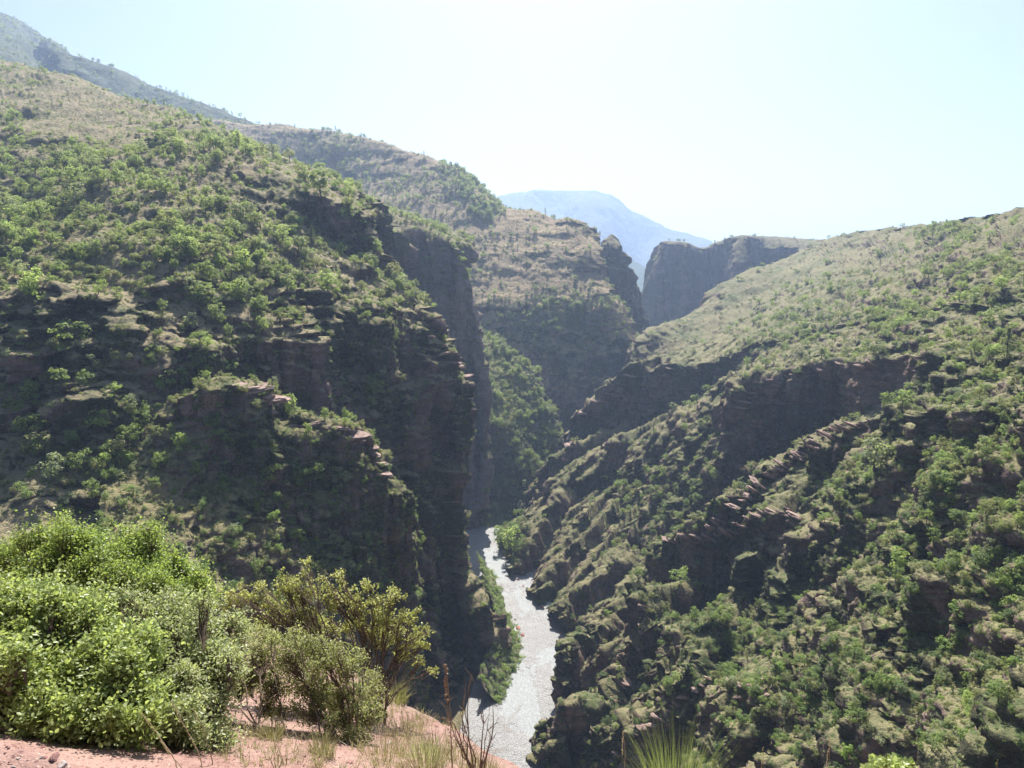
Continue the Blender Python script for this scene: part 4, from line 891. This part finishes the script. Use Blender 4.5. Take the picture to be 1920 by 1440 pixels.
Z = Z + (.010 * fbm(pp, .07, 3, 15) + .004 * fbm(pp, .025, 2, 16)) * np.clip(6 / YY, 0, 1)
G = np.stack([X, YY, Z], -1)
m, nt, out = newmat('red_gravel_soil'); b = NB(nt); p = b.n('BsdfPrincipled')
n1 = b.noise(b.pos(), 1.1, 5, .6); n2 = b.noise(b.pos(), 14, 4, .7)
vo = b.n('TexVoronoi'); b.set(vo.inputs['Vector'], b.pos()); vo.inputs['Scale'].default_value = 95
v2 = b.n('TexVoronoi'); b.set(v2.inputs['Vector'], b.pos()); v2.inputs['Scale'].default_value = 38
c = b.mix(b.ramp(n2, .3, .7), (.165, .088, .073), (.26, .16, .133)); c = b.mix(b.ramp(n1, .35, .65), c, (.26, .17, .14))
sepc = b.n('SeparateColor'); nt.links.new(vo.outputs['Color'], sepc.inputs[0])
c = b.mix(b.math('MULTIPLY', b.ramp(sepc.outputs[0], .78, .82), b.ramp(vo.outputs['Distance'], .25, .4, 1, 0)), c, (.40, .29, .25))
sepd = b.n('SeparateColor'); nt.links.new(v2.outputs['Color'], sepd.inputs[0])
c = b.mix(b.math('MULTIPLY', b.ramp(sepd.outputs[1], .80, .84), b.ramp(v2.outputs['Distance'], .2, .35, 1, 0)), c, (.13, .07, .065))
b.set(p.inputs['Base Color'], c); p.inputs['Roughness'].default_value = .9; p.inputs['Specular IOR Level'].default_value = .2
q = b.n('Bump'); q.inputs['Distance'].default_value = .007; q.inputs['Strength'].default_value = .7
nt.links.new(b.math('SUBTRACT', b.math('MULTIPLY', n2, 2.2), b.math('MULTIPLY', vo.outputs['Distance'], .6)), q.inputs['Height']); nt.links.new(q.outputs[0], p.inputs['Normal'])
nt.links.new(p.outputs[0], out.inputs[0])
link('slope', mesh_np('slope', G.reshape(-1, 3), grid_faces(*G.shape[:2])[:, ::-1], m, True))['kind'] = 'structure'
def gp(x, Y): return np.array([x, Y, float(zf(np.array([x]), np.array([Y]))[0])])
def foot(u, Y): return gp((u - 960) / F * Y * 1.03, Y)

# ---- leaves and twigs
def fleaf(name, c1, c2, tr=.45, tint=(.36, .42, .06)):
    m, nt, out = newmat(name); b = NB(nt)
    n = b.noise(b.pos(), 22, 2, .5); n2 = b.noise(b.pos(), 2.5, 3, .6)
    col = b.mix(b.ramp(n, .3, .7), c1, c2); col = b.mix(b.ramp(n2, .5, .75, 0, .5), col, tuple(x * 1.3 for x in c2))
    pr = b.n('BsdfPrincipled'); b.set(pr.inputs['Base Color'], col); pr.inputs['Roughness'].default_value = .42; pr.inputs['Specular IOR Level'].default_value = .5
    t = b.n('BsdfTranslucent'); b.set(t.inputs['Color'], b.mix(.5, col, tint)); mx = b.n('MixShader'); mx.inputs[0].default_value = tr
    nt.links.new(pr.outputs[0], mx.inputs[1]); nt.links.new(t.outputs[0], mx.inputs[2]); nt.links.new(mx.outputs[0], out.inputs[0]); return m
FL = {'green': fleaf('bush_leaves_green', (.20, .29, .075), (.30, .40, .12), .6), 'bright': fleaf('bush_leaves_bright', (.26, .34, .11), (.39, .46, .19), .6),
      'pale': fleaf('bush_leaves_pale', (.31, .37, .17), (.48, .50, .30), .55), 'yellow': fleaf('bush_leaves_yellowish', (.35, .38, .12), (.48, .46, .20), .6),
      'olive': fleaf('bush_leaves_olive', (.28, .31, .13), (.40, .40, .20), .55)}
M_twig = plain_mat('twig_bark', (.17, .125, .09), c2=(.09, .065, .05), sc=30); M_dead = plain_mat('dead_wood', (.24, .17, .12), c2=(.13, .09, .065), sc=40)
M_straw = leaf_mat('straw', (.30, .235, .155), (.42, .34, .23), .25); M_grassg = leaf_mat('green_grass', (.11, .17, .05), (.17, .23, .07), .3)
def leaves_on(C, D, size, r, asp=.5):
    """pointed oval leaves: C base points, D directions"""
    n = len(C); D = unit(D); up = unit(np.array([0, 0, 1.]) + r.normal(size=(n, 3)) * .55)
    sd_ = unit(np.cross(D, up)); nn = np.cross(sd_, D); s = size[:, None]
    V = np.stack([C, C + D * s * .35 + sd_ * s * asp * .5 + nn * s * .06, C + D * s * .75 + sd_ * s * asp * .4 + nn * s * .04, C + D * s,
                  C + D * s * .75 - sd_ * s * asp * .4 + nn * s * .04, C + D * s * .35 - sd_ * s * asp * .5 + nn * s * .06], 1).reshape(-1, 3)
    i = np.arange(n)[:, None] * 6
    return V, np.concatenate([i + np.array([[0, 1, 2, 3]]), i + np.array([[0, 3, 4, 5]])])
def bush(kind, label, cat, base, lobes, per_px, leaf, mat, seed, twig_n=1.0, stems=5, depth=.8, per=9, tl=.13, wood=None, bare=0., asp=.5, thick=.014, group=None, rag=.5, wild=.45, arch=False):
    """base: world foot points; lobes: (u, v, Y, r_px). Each twig hangs on a stem and carries leaves."""
    r = np.random.default_rng(seed); bases = np.atleast_2d(base); org = bases[0]
    e = link(kind, None, loc=org); tag(e, label, cat, group)
    wb = MB(); LC = []; LD = []; 
    wood = wood or M_twig
    if rag:   # ragged outline: small side tufts around every lobe
        ex = []
        for (u, v, Y, rp) in lobes:
            for k in range(4):
                a = r.uniform(-.3, 3.44); ex.append((u + rp * 1.02 * math.cos(a), v - rp * 1.0 * math.sin(a), Y + r.uniform(-.2, .2), rp * rag * r.uniform(.5, 1.1)))
            lobes = list(lobes)
        main = len(lobes); lobes = lobes + ex
    else: main = len(lobes)
    nst = max(stems, len(bases)); S = []
    L3 = [(np.array(P3(u, v, Y)), rp * Y / F) for u, v, Y, rp in lobes]
    for li, (c, rad) in enumerate(L3):
        bs_ = bases[np.argmin(np.linalg.norm(bases[:, :2] - c[:2], axis=1))]
        mid_ = bs_ * .45 + c * .55 + r.normal(size=3) * rad * .5; mid_[2] = bs_[2] * .42 + c[2] * .58 + .05
        if arch and r.random() < .7: mid_ = np.array([bs_[0] * .75 + c[0] * .25, bs_[1] * .6 + c[1] * .4, bs_[2] * .12 + c[2] * .88]) + r.normal(size=3) * .06
        t = np.linspace(0, 1, 8)[:, None]; q = (1 - t) ** 2 * (bs_ + r.normal(size=3) * np.array([.05, .05, 0]) - [0, 0, .03]) + 2 * t * (1 - t) * mid_ + t * t * c
        q[1:-1] += r.normal(size=(6, 3)) * .02
        wb.add(*tube(q if li < main else q[5:], np.linspace(thick, thick * .35, 8) if li < main else np.full(3, thick * .3), 5))
        n = int(per_px * (lobes[li][3]) ** 2 * twig_n / per); n = max(n, 4)
        d = unit(r.normal(size=(n, 3))); d[:, 2] = d[:, 2] * .85 + .1
        tgt = c + d * (r.uniform(.15, 1, (n, 1)) ** .55) * rad * np.array([1, depth, .95])
        for k in range(n):
            s0 = q[r.integers(4, 8)]; m1 = (s0 + tgt[k]) / 2 + r.normal(size=3) * rad * .12 - np.array([0, 0, rad * .06])
            if r.random() < (.55 if not bare else .4): wb.add(*tube([s0, m1, tgt[k]], [thick * .3, thick * .2, thick * .1], 4))
        out_ = unit(tgt - (c - np.array([0, 0, rad * .7])))
        m_ = per; tt = r.uniform(-1, .25, (n, m_, 1))
        keep = r.random(n) > bare
        tw = unit(out_ + r.normal(size=out_.shape) * wild)
        Cc = tgt[:, None] + tw[:, None] * tt * tl + r.normal(size=(n, m_, 3)) * tl * .12
        Dd = unit(tw[:, None] * .6 + unit(r.normal(size=(n, m_, 3))) + np.array([0, 0, .15]))
        LC.append(Cc[keep].reshape(-1, 3)); LD.append(Dd[keep].reshape(-1, 3))
    C = np.concatenate(LC); D = np.concatenate(LD)
    off = org
    o = link('branches', mesh_np('branches', np.concatenate(wb.v) - off, np.concatenate(wb.f), wood, True), e)
    if len(C):
        V, Fc = leaves_on(C - off, D, leaf * r.uniform(.6, 1.25, len(C)), r, asp)
        link('foliage', mesh_np('foliage', V, Fc, mat), e)
    return e
# back green bush
YB = 9.3
bush('bush', 'dense mid green leafy bush with three tops at the far left behind the corner bush', 'bush',
     [foot(90, 8.8), foot(210, 8.8), foot(300, 8.7)],
     [(118, 1012, YB, 38), (112, 1060, YB - .2, 60), (50, 1062, YB, 50), (20, 1075, YB, 30), (170, 1075, YB - .2, 60), (258, 1015, YB, 32), (250, 1055, YB - .1, 48), (228, 1095, YB - .4, 62), (312, 1072, YB - .2, 34), (318, 1110, YB - .3, 50),
      (358, 1100, YB - .4, 28), (392, 1118, YB - .5, 20), (90, 1125, YB - .6, 70), (170, 1140, YB - .8, 70), (260, 1150, YB - .9, 66), (345, 1155, YB - .9, 50)],
     1.2, .040, FL['green'], 1, per=10, tl=.3, wild=1.0, rag=.6, thick=.02)
YF = 5.0
bush('bush', 'bright yellow green leafy bush filling the lower left corner above the red gravel', 'bush',
     [foot(40, 4.3), foot(150, 4.3), foot(210, 4.2)],
     [(18, 1150, YF + .3, 45), (75, 1165, YF + .2, 52), (140, 1165, YF + .2, 48), (20, 1230, YF, 75), (105, 1235, YF - .1, 80), (190, 1225, YF, 70), (-50, 1200, YF, 90), (-60, 1310, YF - .4, 80),
      (40, 1300, YF - .4, 70), (130, 1310, YF - .4, 75), (205, 1310, YF - .4, 68), (170, 1352, YF - .6, 40), (250, 1352, YF - .6, 36), (80, 1335, YF - .7, 36)],
     1.1, .033, FL['bright'], 2, per=9, tl=.2, asp=.6, wild=1.1, rag=.6)
bush('bush', 'pale green flowering bush with greyish tips right of the bright corner bush', 'bush',
     [foot(300, 4.6), foot(370, 4.7)],
     [(235, 1165, YF + .6, 42), (300, 1180, YF + .5, 52), (360, 1165, YF + .6, 42), (400, 1200, YF + .6, 46), (270, 1240, YF + .2, 66), (345, 1250, YF + .2, 66), (405, 1270, YF + .2, 46), (280, 1320, YF - .1, 60),
      (350, 1325, YF, 56), (330, 1370, YF - .3, 44), (390, 1345, YF, 40), (390, 1395, YF - .3, 36)],
     1.0, .028, FL['pale'], 3, per=9, tl=.18, asp=.5, wild=1.1, rag=.6)
YS = 7.4
bush('bush', 'sparse crooked bush with bare arching branches and tufts of yellowish leaves over the dark gorge', 'bush',
     [foot(640, 6.9), foot(600, 6.8), foot(690, 7.2)],
     [(452, 1118, YS, 22), (425, 1135, YS, 18), (490, 1120, YS, 22), (530, 1102, YS, 26), (566, 1112, YS, 26), (602, 1102, YS, 20), (640, 1088, YS, 14), (650, 1122, YS, 22), (622, 1135, YS, 20), (540, 1145, YS, 30), (500, 1165, YS, 30),
      (590, 1160, YS, 26), (575, 1055, YS, 7), (574, 1076, YS, 6), (690, 1100, YS, 14), (712, 1128, YS, 20), (742, 1120, YS, 15), (680, 1145, YS, 20), (728, 1158, YS, 24), (770, 1160, YS, 17), (655, 1172, YS, 20), (700, 1182, YS, 24),
      (745, 1188, YS, 24), (786, 1192, YS, 18), (800, 1212, YS, 10), (765, 1215, YS, 20), (720, 1208, YS, 16), (750, 1232, YS, 14), (785, 1243, YS, 9), (812, 1258, YS, 7), (610, 1185, YS, 24), (560, 1192, YS, 30)],
     1.0, .028, FL['yellow'], 4, per=7, tl=.06, thick=.010, bare=.42, wild=1.6, rag=.5, arch=True)
YO = 6.1
bush('bush', 'tangled olive thicket of thin brown stems in the middle of the foreground', 'bush',
     [foot(450, 5.3), foot(520, 5.4), foot(600, 5.6), foot(655, 5.8)],
     [(430, 1205, YO, 38), (480, 1225, YO, 42), (540, 1225, YO, 42), (600, 1230, YO, 36), (650, 1250, YO, 32), (450, 1275, YO, 40), (510, 1285, YO, 42), (575, 1285, YO, 42), (640, 1295, YO, 36), (690, 1290, YO + .4, 26),
      (590, 1335, YO - .2, 36), (645, 1345, YO - .1, 34), (690, 1345, YO, 30), (620, 1395, YO - .3, 34), (672, 1400, YO - .2, 32), (500, 1330, YO - .1, 26)],
     1.0, .025, FL['olive'], 5, per=9, tl=.12, wild=.9, thick=.009, asp=.4)
def twiggy(kind, label, cat, base, tips, th, mat, seed, sub=5, fan=.5, group=None, curl=0.):
    """leafless plant: every branch a bent tapering tube with side twigs"""
    r = np.random.default_rng(seed); o = np.array(base); b = MB()
    for (u, v, Y) in tips:
        c = np.array(P3(u, v, Y)); l = np.linalg.norm(c - o); mid_ = (o + c) / 2 + r.normal(size=3) * l * .10 + np.array([0, 0, curl * l])
        t = np.linspace(0, 1, 9)[:, None]; q = (1 - t) ** 2 * o + 2 * t * (1 - t) * mid_ + t * t * c; q[1:] += r.normal(size=(8, 3)) * l * .012
        b.add(*tube(q, np.linspace(th, th * .22, 9), 5))
        for k in range(sub):
            i = r.integers(3, 8); d = unit(unit(q[i] - q[i - 1]) + r.normal(size=3) * fan); ll = l * r.uniform(.1, .3)
            q2 = np.array([q[i], q[i] + d * ll * .5 + r.normal(size=3) * ll * .08, q[i] + d * ll + np.array([0, 0, .1 * ll])])
            b.add(*tube(q2, [th * .42, th * .28, th * .1], 4))
            for k2 in range(2):
                d2 = unit(d + r.normal(size=3) * .6); b.add(*tube([q2[1], q2[1] + d2 * ll * .35], [th * .2, th * .07], 3))
    V = np.concatenate(b.v) - o
    x = link(kind, mesh_np(kind, V, np.concatenate(b.f), mat, True), loc=o); tag(x, label, cat, group); return x
twiggy('dead_shrub', 'leafless grey brown twigs curling out right of the thicket', 'dead shrub', foot(660, 6.5),
       [(620, 1215, 6.7), (640, 1225, 6.7), (655, 1205, 6.8), (668, 1240, 6.6), (690, 1235, 6.8), (700, 1262, 6.7), (715, 1250, 6.9), (722, 1285, 6.8), (640, 1250, 6.6), (675, 1265, 6.6), (705, 1228, 7), (735, 1270, 7)], .010, M_dead, 21, 5, .8, curl=.06)
twiggy('dead_shrub', 'bare brown dead plant with forked branches beside the tall seed stalk above the river', 'dead shrub', foot(893, 5.3),
       [(872, 1303, 5.4), (925, 1308, 5.5), (884, 1262, 5.4), (862, 1335, 5.3), (838, 1332, 5.3), (905, 1330, 5.4), (930, 1372, 5.4), (850, 1362, 5.3), (915, 1345, 5.4), (828, 1310, 5.3)], .0085, M_dead, 22, 5, .6)
# tall seed stalk
def stalk(label, foot_, top, th, mat, seed, pods=0, podr=.012, head=0, cat='seed stalk', kind='seed_stalk', group=None, headmat=None):
    r = np.random.default_rng(seed); o = np.array(foot_); c = np.array(P3(*top)); t = np.linspace(0, 1, 14)[:, None]
    q = o + (c - o) * t; q[1:-1] += r.normal(size=(12, 3)) * .003; q[:, 0] += .02 * np.sin(t[:, 0] * 3)
    e = link(kind, None, loc=o); tag(e, label, cat, group)
    V, Fc = tube(q, np.linspace(th, th * .5, 14), 6); link('stem', mesh_np('stem', V - o, Fc, mat, True), e)
    if pods:
        b = MB(); L_ = np.linalg.norm(c - o); ax = unit(c - o)
        for k in range(pods):
            tt = 1 - .62 * (k / pods) ** 1.5 - .01; a = r.uniform(0, 6.28)
            rr = podr * r.uniform(.7, 1.25) * (1.1 if k < pods * .6 else .45); p0 = o + (c - o) * tt + np.array([math.cos(a), math.sin(a), .2]) * rr * .8
            q2 = np.array([p0 + ax * rr * x for x in (-1.1, -.6, .1, .8, 1.3)]); b.add(*tube(q2, [rr * .2, rr * .75, rr, rr * .6, rr * .1], 6))
        link('seed_pods', mesh_np('seed_pods', np.concatenate(b.v) - o, np.concatenate(b.f), mat, True), e)
    if head:
        b = MB(); n = 60; tt = r.uniform(1 - head, 1.02, n); a = r.uniform(0, 6.28, n)
        C = o + (c - o) * tt[:, None]; D = unit(np.stack([np.cos(a) * .3, np.sin(a) * .3, np.full(n, 1.)], 1)); V, Fc = leaves_on(C - o, D, r.uniform(.006, .014, n), r, .25)
        link('seed_head', mesh_np('seed_head', V, Fc, headmat or mat), e)
    return e
M_stalk = plain_mat('dry_stalk', (.27, .20, .13), c2=(.16, .11, .075), sc=60)
M_pink = leaf_mat('pink_seed_head', (.34, .22, .17), (.46, .32, .25), .25)
stalk('tall dry brown seed stalk with round pods standing in front of the dark cliff', foot(838, 4.7), (835, 1245, 4.9), .0055, M_stalk, 31, 34, .010)
# ---- grass tufts and cushions
def tuft(kind, label, cat, u, Y, h, wd, mat, seed, n=120, spread=.7, group=None, blade=.0035, base=None):
    r = np.random.default_rng(seed); o = foot(u, Y) if base is None else np.array(base)
    a = r.uniform(0, 6.28, n); rad = np.sqrt(r.random(n)) * wd; hh = h * r.uniform(.45, 1, n)
    b0 = np.stack([np.cos(a) * rad, np.sin(a) * rad, np.full(n, -.03)], 1); ln = np.stack([np.cos(a), np.sin(a), a * 0], 1) * (spread * hh * r.uniform(.05, 1, n))[:, None] + r.normal(size=(n, 3)) * .02 * [1, 1, 0]
    pts = [b0, b0 + ln * .15 + np.stack([a * 0, a * 0, hh * .4], 1), b0 + ln * .5 + np.stack([a * 0, a * 0, hh * .78], 1), b0 + ln + np.stack([a * 0, a * 0, hh], 1)]
    s = np.stack([-np.sin(a + r.normal(size=n)), np.cos(a + r.normal(size=n)), a * 0], 1) * blade
    V = np.stack([x + sg * s * k for x, k in zip(pts, (1, .9, .6, .12)) for sg in (-1, 1)], 1).reshape(-1, 3)
    i = np.arange(n)[:, None] * 8
    Fc = np.concatenate([i + np.array([[0, 1, 3, 2]]) + 2 * k for k in range(3)])
    x = link(kind, mesh_np(kind, V, Fc, mat), loc=o); tag(x, label, cat, group); return x
for k, (u, Y, h, wd, mt, lab) in enumerate([
    (725, 8.6, .28, .16, 'g', 'grey twiggy cushion on the rim right of the sparse bush'),
    (780, 5.7, .20, .16, 'p', 'silvery green cushion plant on the pink soil left of the seed stalk'),
    (790, 5.2, .26, .12, 's', 'upright straw coloured grass tuft below the silvery cushion'),
    (745, 6.6, .25, .2, 's', 'wide pale grass tuft between the thicket and the silvery cushion'),
    (815, 6.4, .2, .2, 'g', 'grey brown tuft on the rim left of the seed stalk'),
    (855, 6.1, .2, .2, 'g', 'grey brown tuft on the rim right of the seed stalk'),
    (900, 5.6, .24, .12, 's', 'pale tuft under the bare dead plant'),
    (705, 5.2, .22, .2, 's', 'flattened straw tuft at the foot of the thicket'),
    (845, 4.5, .16, .12, 'y', 'low green tuft at the foot of the seed stalk'),
    (580, 5.0, .2, .1, 's', 'thin brown tuft on the bare pink patch'),
    (480, 5.3, .18, .08, 's', 'small dry tuft at the upper edge of the bare pink patch'),
    (30, 10.5, .7, .5, 's', 'high tan grass at the left picture edge behind the bushes'),
    (10, 12, .7, .7, 's', 'tan grass furthest up the slope at the left picture edge')]):
    mat = {'s': M_straw, 'g': ML['dry'], 'p': FL['pale'], 'y': M_grassg}[mt]
    tuft('grass_tuft', lab, 'grass tuft', u, Y, h, wd, mat, 400 + k, 260 if h < .5 else 700, .8 if mt != 'g' else .9, blade=.0022 if Y < 8 else .004)
# loose grass and litter
r = np.random.default_rng(88); n = 1500; u_ = r.uniform(380, 960, n); Y_ = r.uniform(3.5, 9.5, n); X_ = (u_ - 960) / F * Y_ * 1.03
k = (rim_s(X_, Y_) < .15) & (noise(X_ * 1.5, Y_ * 1.5, 0, 3) + .5 * noise(X_ * 4, Y_ * 4, 0, 6) > -.05 - .25 * (rim_s(X_, Y_) > -.8)); X_, Y_ = X_[k], Y_[k]
P = np.stack([X_, Y_, zf(X_, Y_)], 1)
gm = [tuft_mesh('litter_grass', 420, M_straw, 9, .9, .02), tuft_mesh('litter_grass', 421, ML['dry'], 9, 1.1, .025), tuft_mesh('litter_grass', 422, M_grassg, 8, .6, .02)]
scatter('grass', gm, P, r.uniform(.04, .14, len(P)), r.choice(3, len(P), p=[.5, .38, .12]), 'short dry grass and litter on the pink slope', 'grass', seed=5)
# ---- stones
def stone_mesh(seed, mat):
    r = np.random.default_rng(seed); a, bq = np.meshgrid(np.linspace(0, np.pi, 12), np.linspace(0, 2 * np.pi, 17)[:-1], indexing='ij')
    d = np.stack([np.sin(a) * np.cos(bq), np.sin(a) * np.sin(bq), np.cos(a)], -1)
    pl = unit(r.normal(size=(11, 3))); hd = r.uniform(.5, .95, 11)
    rr = np.min(np.where((d @ pl.T) > .05, hd / np.maximum(d @ pl.T, .05), 9), -1); rr = np.minimum(rr, 1.1) * (1 + .05 * r.normal(size=rr.shape))
    V = (d * rr[..., None] * np.array([1, .75, .5])).reshape(-1, 3); i = np.arange(12 * 16).reshape(12, 16); j = np.roll(i, -1, 1)
    return mesh_np('stone', V, np.stack([i[:-1], i[1:], j[1:], j[:-1]], -1).reshape(-1, 4), mat)
M_stone = plain_mat('stone_red', (.30, .17, .145), c2=(.19, .10, .09), sc=18, bump=.004); M_stone2 = plain_mat('stone_pale', (.44, .38, .34), c2=(.30, .24, .215), sc=18, bump=.004)
SM = [stone_mesh(500 + k, M_stone if k % 3 else M_stone2) for k in range(6)]
for k, (u, v, s, lab) in enumerate([(115, 1412, .024, 'dark red angular stone on the gravel, right of the corner stones'), (188, 1418, .017, 'rust brown stone lying furthest right on the gravel'), (100, 1398, .020, 'flat reddish stone just above the dark angular one'),
                                    (60, 1432, .016, 'small reddish stone at the bottom edge'), (8, 1432, .020, 'pale grey stone at the bottom left corner'), (22, 1418, .010, 'tiny pale stone above the corner stone'), (75, 1400, .009, 'tiny stone between the flat stone and the corner')]):
    Yk = 1.6 / math.tan(math.radians(9 + math.degrees(math.atan((v - 720) / F)))); x = (u - 960) / F * Yk * 1.0; x = P3(u, v, Yk)[0]
    o = link('stone', SM[k % 6] if 'pale' not in lab else SM[0], loc=gp(x, Yk) + np.array([0, 0, s * .2])); o.scale = (s, s, s); o.rotation_euler = (r.uniform(-.3, .3), r.uniform(-.3, .3), r.uniform(0, 6)); tag(o, lab, 'stone')
n = 15000; u_ = r.uniform(-100, 1000, n); Y_ = 1.8 + 7.2 * r.random(n) ** 2.2; X_ = (u_ - 960) / F * Y_; P = np.stack([X_, Y_, zf(X_, Y_)], 1)
scatter('gravel', SM, P, np.clip(r.lognormal(-5.75, .6, n), .0018, .022) * np.clip(Y_ / 3, 1, 2), r.choice(6, n, p=[.05, .25, .25, .05, .2, .2]), 'loose red and pale gravel on the ground', 'gravel', squash=.8, seed=6)
# ---- plants along the bottom edge on the right
tuft('broom_bush', 'fine green broom-like bush rising from the bottom edge right of the river', 'bush', 1290, 3.2, .70, .10, M_grassg, 470, 800, .42, blade=.0016, base=(.80, 3.2, -2.88))
bush('bush', 'small yellow green leafy sprig at the bottom edge on the right', 'bush', [np.array([1.35, 2.6, -2.75])],
     [(1650, 1440, 2.6, 14), (1672, 1436, 2.6, 14), (1695, 1438, 2.6, 14), (1640, 1452, 2.6, 16), (1670, 1458, 2.6, 22), (1710, 1452, 2.6, 14)], 1.0, .022, FL['bright'], 41, per=8, tl=.03, thick=.003, asp=.7)
def gx(u, Y): 
    x = (u - 960) / F * Y * 1.05; return np.array([x, Y, min(float(zf(np.array([x]), np.array([Y]))[0]), -Y * .80)])
for k, (u, v, u2, Y, hd, mt, lab) in enumerate([
    (1168, 1380, 1172, 3.0, .10, M_pink, 'single grass stem with a pinkish head just right of the river'),
    (1555, 1392, 1560, 3.0, .12, M_pink, 'single upright grass stem with reddish head left of the vivid small tree'),
    (1430, 1410, 1445, 3.0, .2, M_pink, 'reddish slanting grass head by the bottom edge right of the broom'),
    (1722, 1384, 1770, 3.0, .0, None, 'pale bare stem leaning left at the bottom right'),
    (1870, 1424, 1885, 3.0, .25, M_grassg, 'short green grass head near the bottom right corner')]):
    stalk(lab, gx(u2, Y), (u, v, Y), .0017, M_straw, 50 + k, head=hd, cat='grass stem', kind='wild_grass', headmat=mt)
for k, (u, v, u2, Y, lab) in enumerate([(265, 1338, 295, 3.9, 'long straw stem leaning left in front of the corner bush'), (322, 1318, 345, 3.9, 'tall yellowish stem in front of the pale bush'),
                              (300, 1390, 322, 3.5, 'short straw stem at the edge of the red gravel'), (362, 1330, 358, 4.2, 'thin pale stem at the right side of the pale bush')]):
    stalk(lab, foot(u2, Y), (u, v, Y), .0035, M_straw, 60 + k, head=.25, cat='grass stem', kind='wild_grass', headmat=M_straw)
log('foreground done')
# ------------------------------------------------------------------ light, sky, haze, camera
SUN_EL, SUN_AZ = 50.0, 2.0      # azimuth from the view direction, + to the right
el, az = math.radians(SUN_EL), math.radians(SUN_AZ)
sd = Vector((math.sin(az) * math.cos(el), math.cos(az) * math.cos(el), math.sin(el)))
L = bpy.data.lights.new('sun', 'SUN'); L.energy = 5.0; L.angle = math.radians(.5); L.color = (1, .95, .87)
so = bpy.data.objects.new('sun', L); COL.objects.link(so)
so.rotation_euler = sd.to_track_quat('Z', 'Y').to_euler(); so.location = (0, 0, 300)
w = bpy.data.worlds.new('World'); SC.world = w; w.use_nodes = True
nt = w.node_tree; bg = nt.nodes['Background']
sky = nt.nodes.new('ShaderNodeTexSky'); sky.sky_type = 'NISHITA'; sky.sun_disc = False
sky.sun_elevation = el; sky.sun_rotation = az; sky.altitude = 600; sky.air_density = .9; sky.dust_density = 3.5; sky.ozone_density = 3.2
nt.links.new(sky.outputs[0], bg.inputs[0]); bg.inputs[1].default_value = SKY
SC.view_settings.view_transform = 'Standard'; SC.view_settings.look = 'None'; SC.view_settings.gamma = 1
SC.view_settings.use_curve_mapping = False; SC.view_settings.exposure = EXPO
if HAZE:
    x0, x1, y0, y1, z0, z1 = -9000, 9000, -300, 11500, -226, 1000
    v = np.array([(x, y, z) for x in (x0, x1) for y in (y0, y1) for z in (z0, z1)], float)
    f = np.array([(0, 1, 3, 2), (4, 6, 7, 5), (0, 4, 5, 1), (2, 3, 7, 6), (0, 2, 6, 4), (1, 5, 7, 3)])
    m, nt2, out = newmat('valley_air'); pv = nt2.nodes.new('ShaderNodeVolumePrincipled')
    pv.inputs['Color'].default_value = (.47, .63, .93, 1); pv.inputs['Density'].default_value = HAZE; pv.inputs['Anisotropy'].default_value = .35
    nt2.links.new(pv.outputs[0], out.inputs['Volume'])
    try: m.volume_sampling = 'DISTANCE'
    except Exception: pass
    ho = link('haze', mesh_np('haze', v, f, m)); ho['kind'] = 'stuff'
    tag(ho, 'thin blue sunlit haze filling the valley', 'haze')
cam = bpy.data.cameras.new('camera'); co = bpy.data.objects.new('camera', cam); COL.objects.link(co)
cam.sensor_width = 36; cam.lens = 36 * F / 1920; cam.clip_start = .05; cam.clip_end = 40000
co.location = (0, 0, 0); co.rotation_euler = (math.radians(90) + PITCH, 0, 0)
SC.camera = co
SC.cycles.volume_bounces = 1; SC.cycles.max_bounces = 6; SC.cycles.transparent_max_bounces = 8
SC.cycles.use_adaptive_sampling = True; SC.cycles.use_denoising = True
log('script done', len(bpy.data.objects))
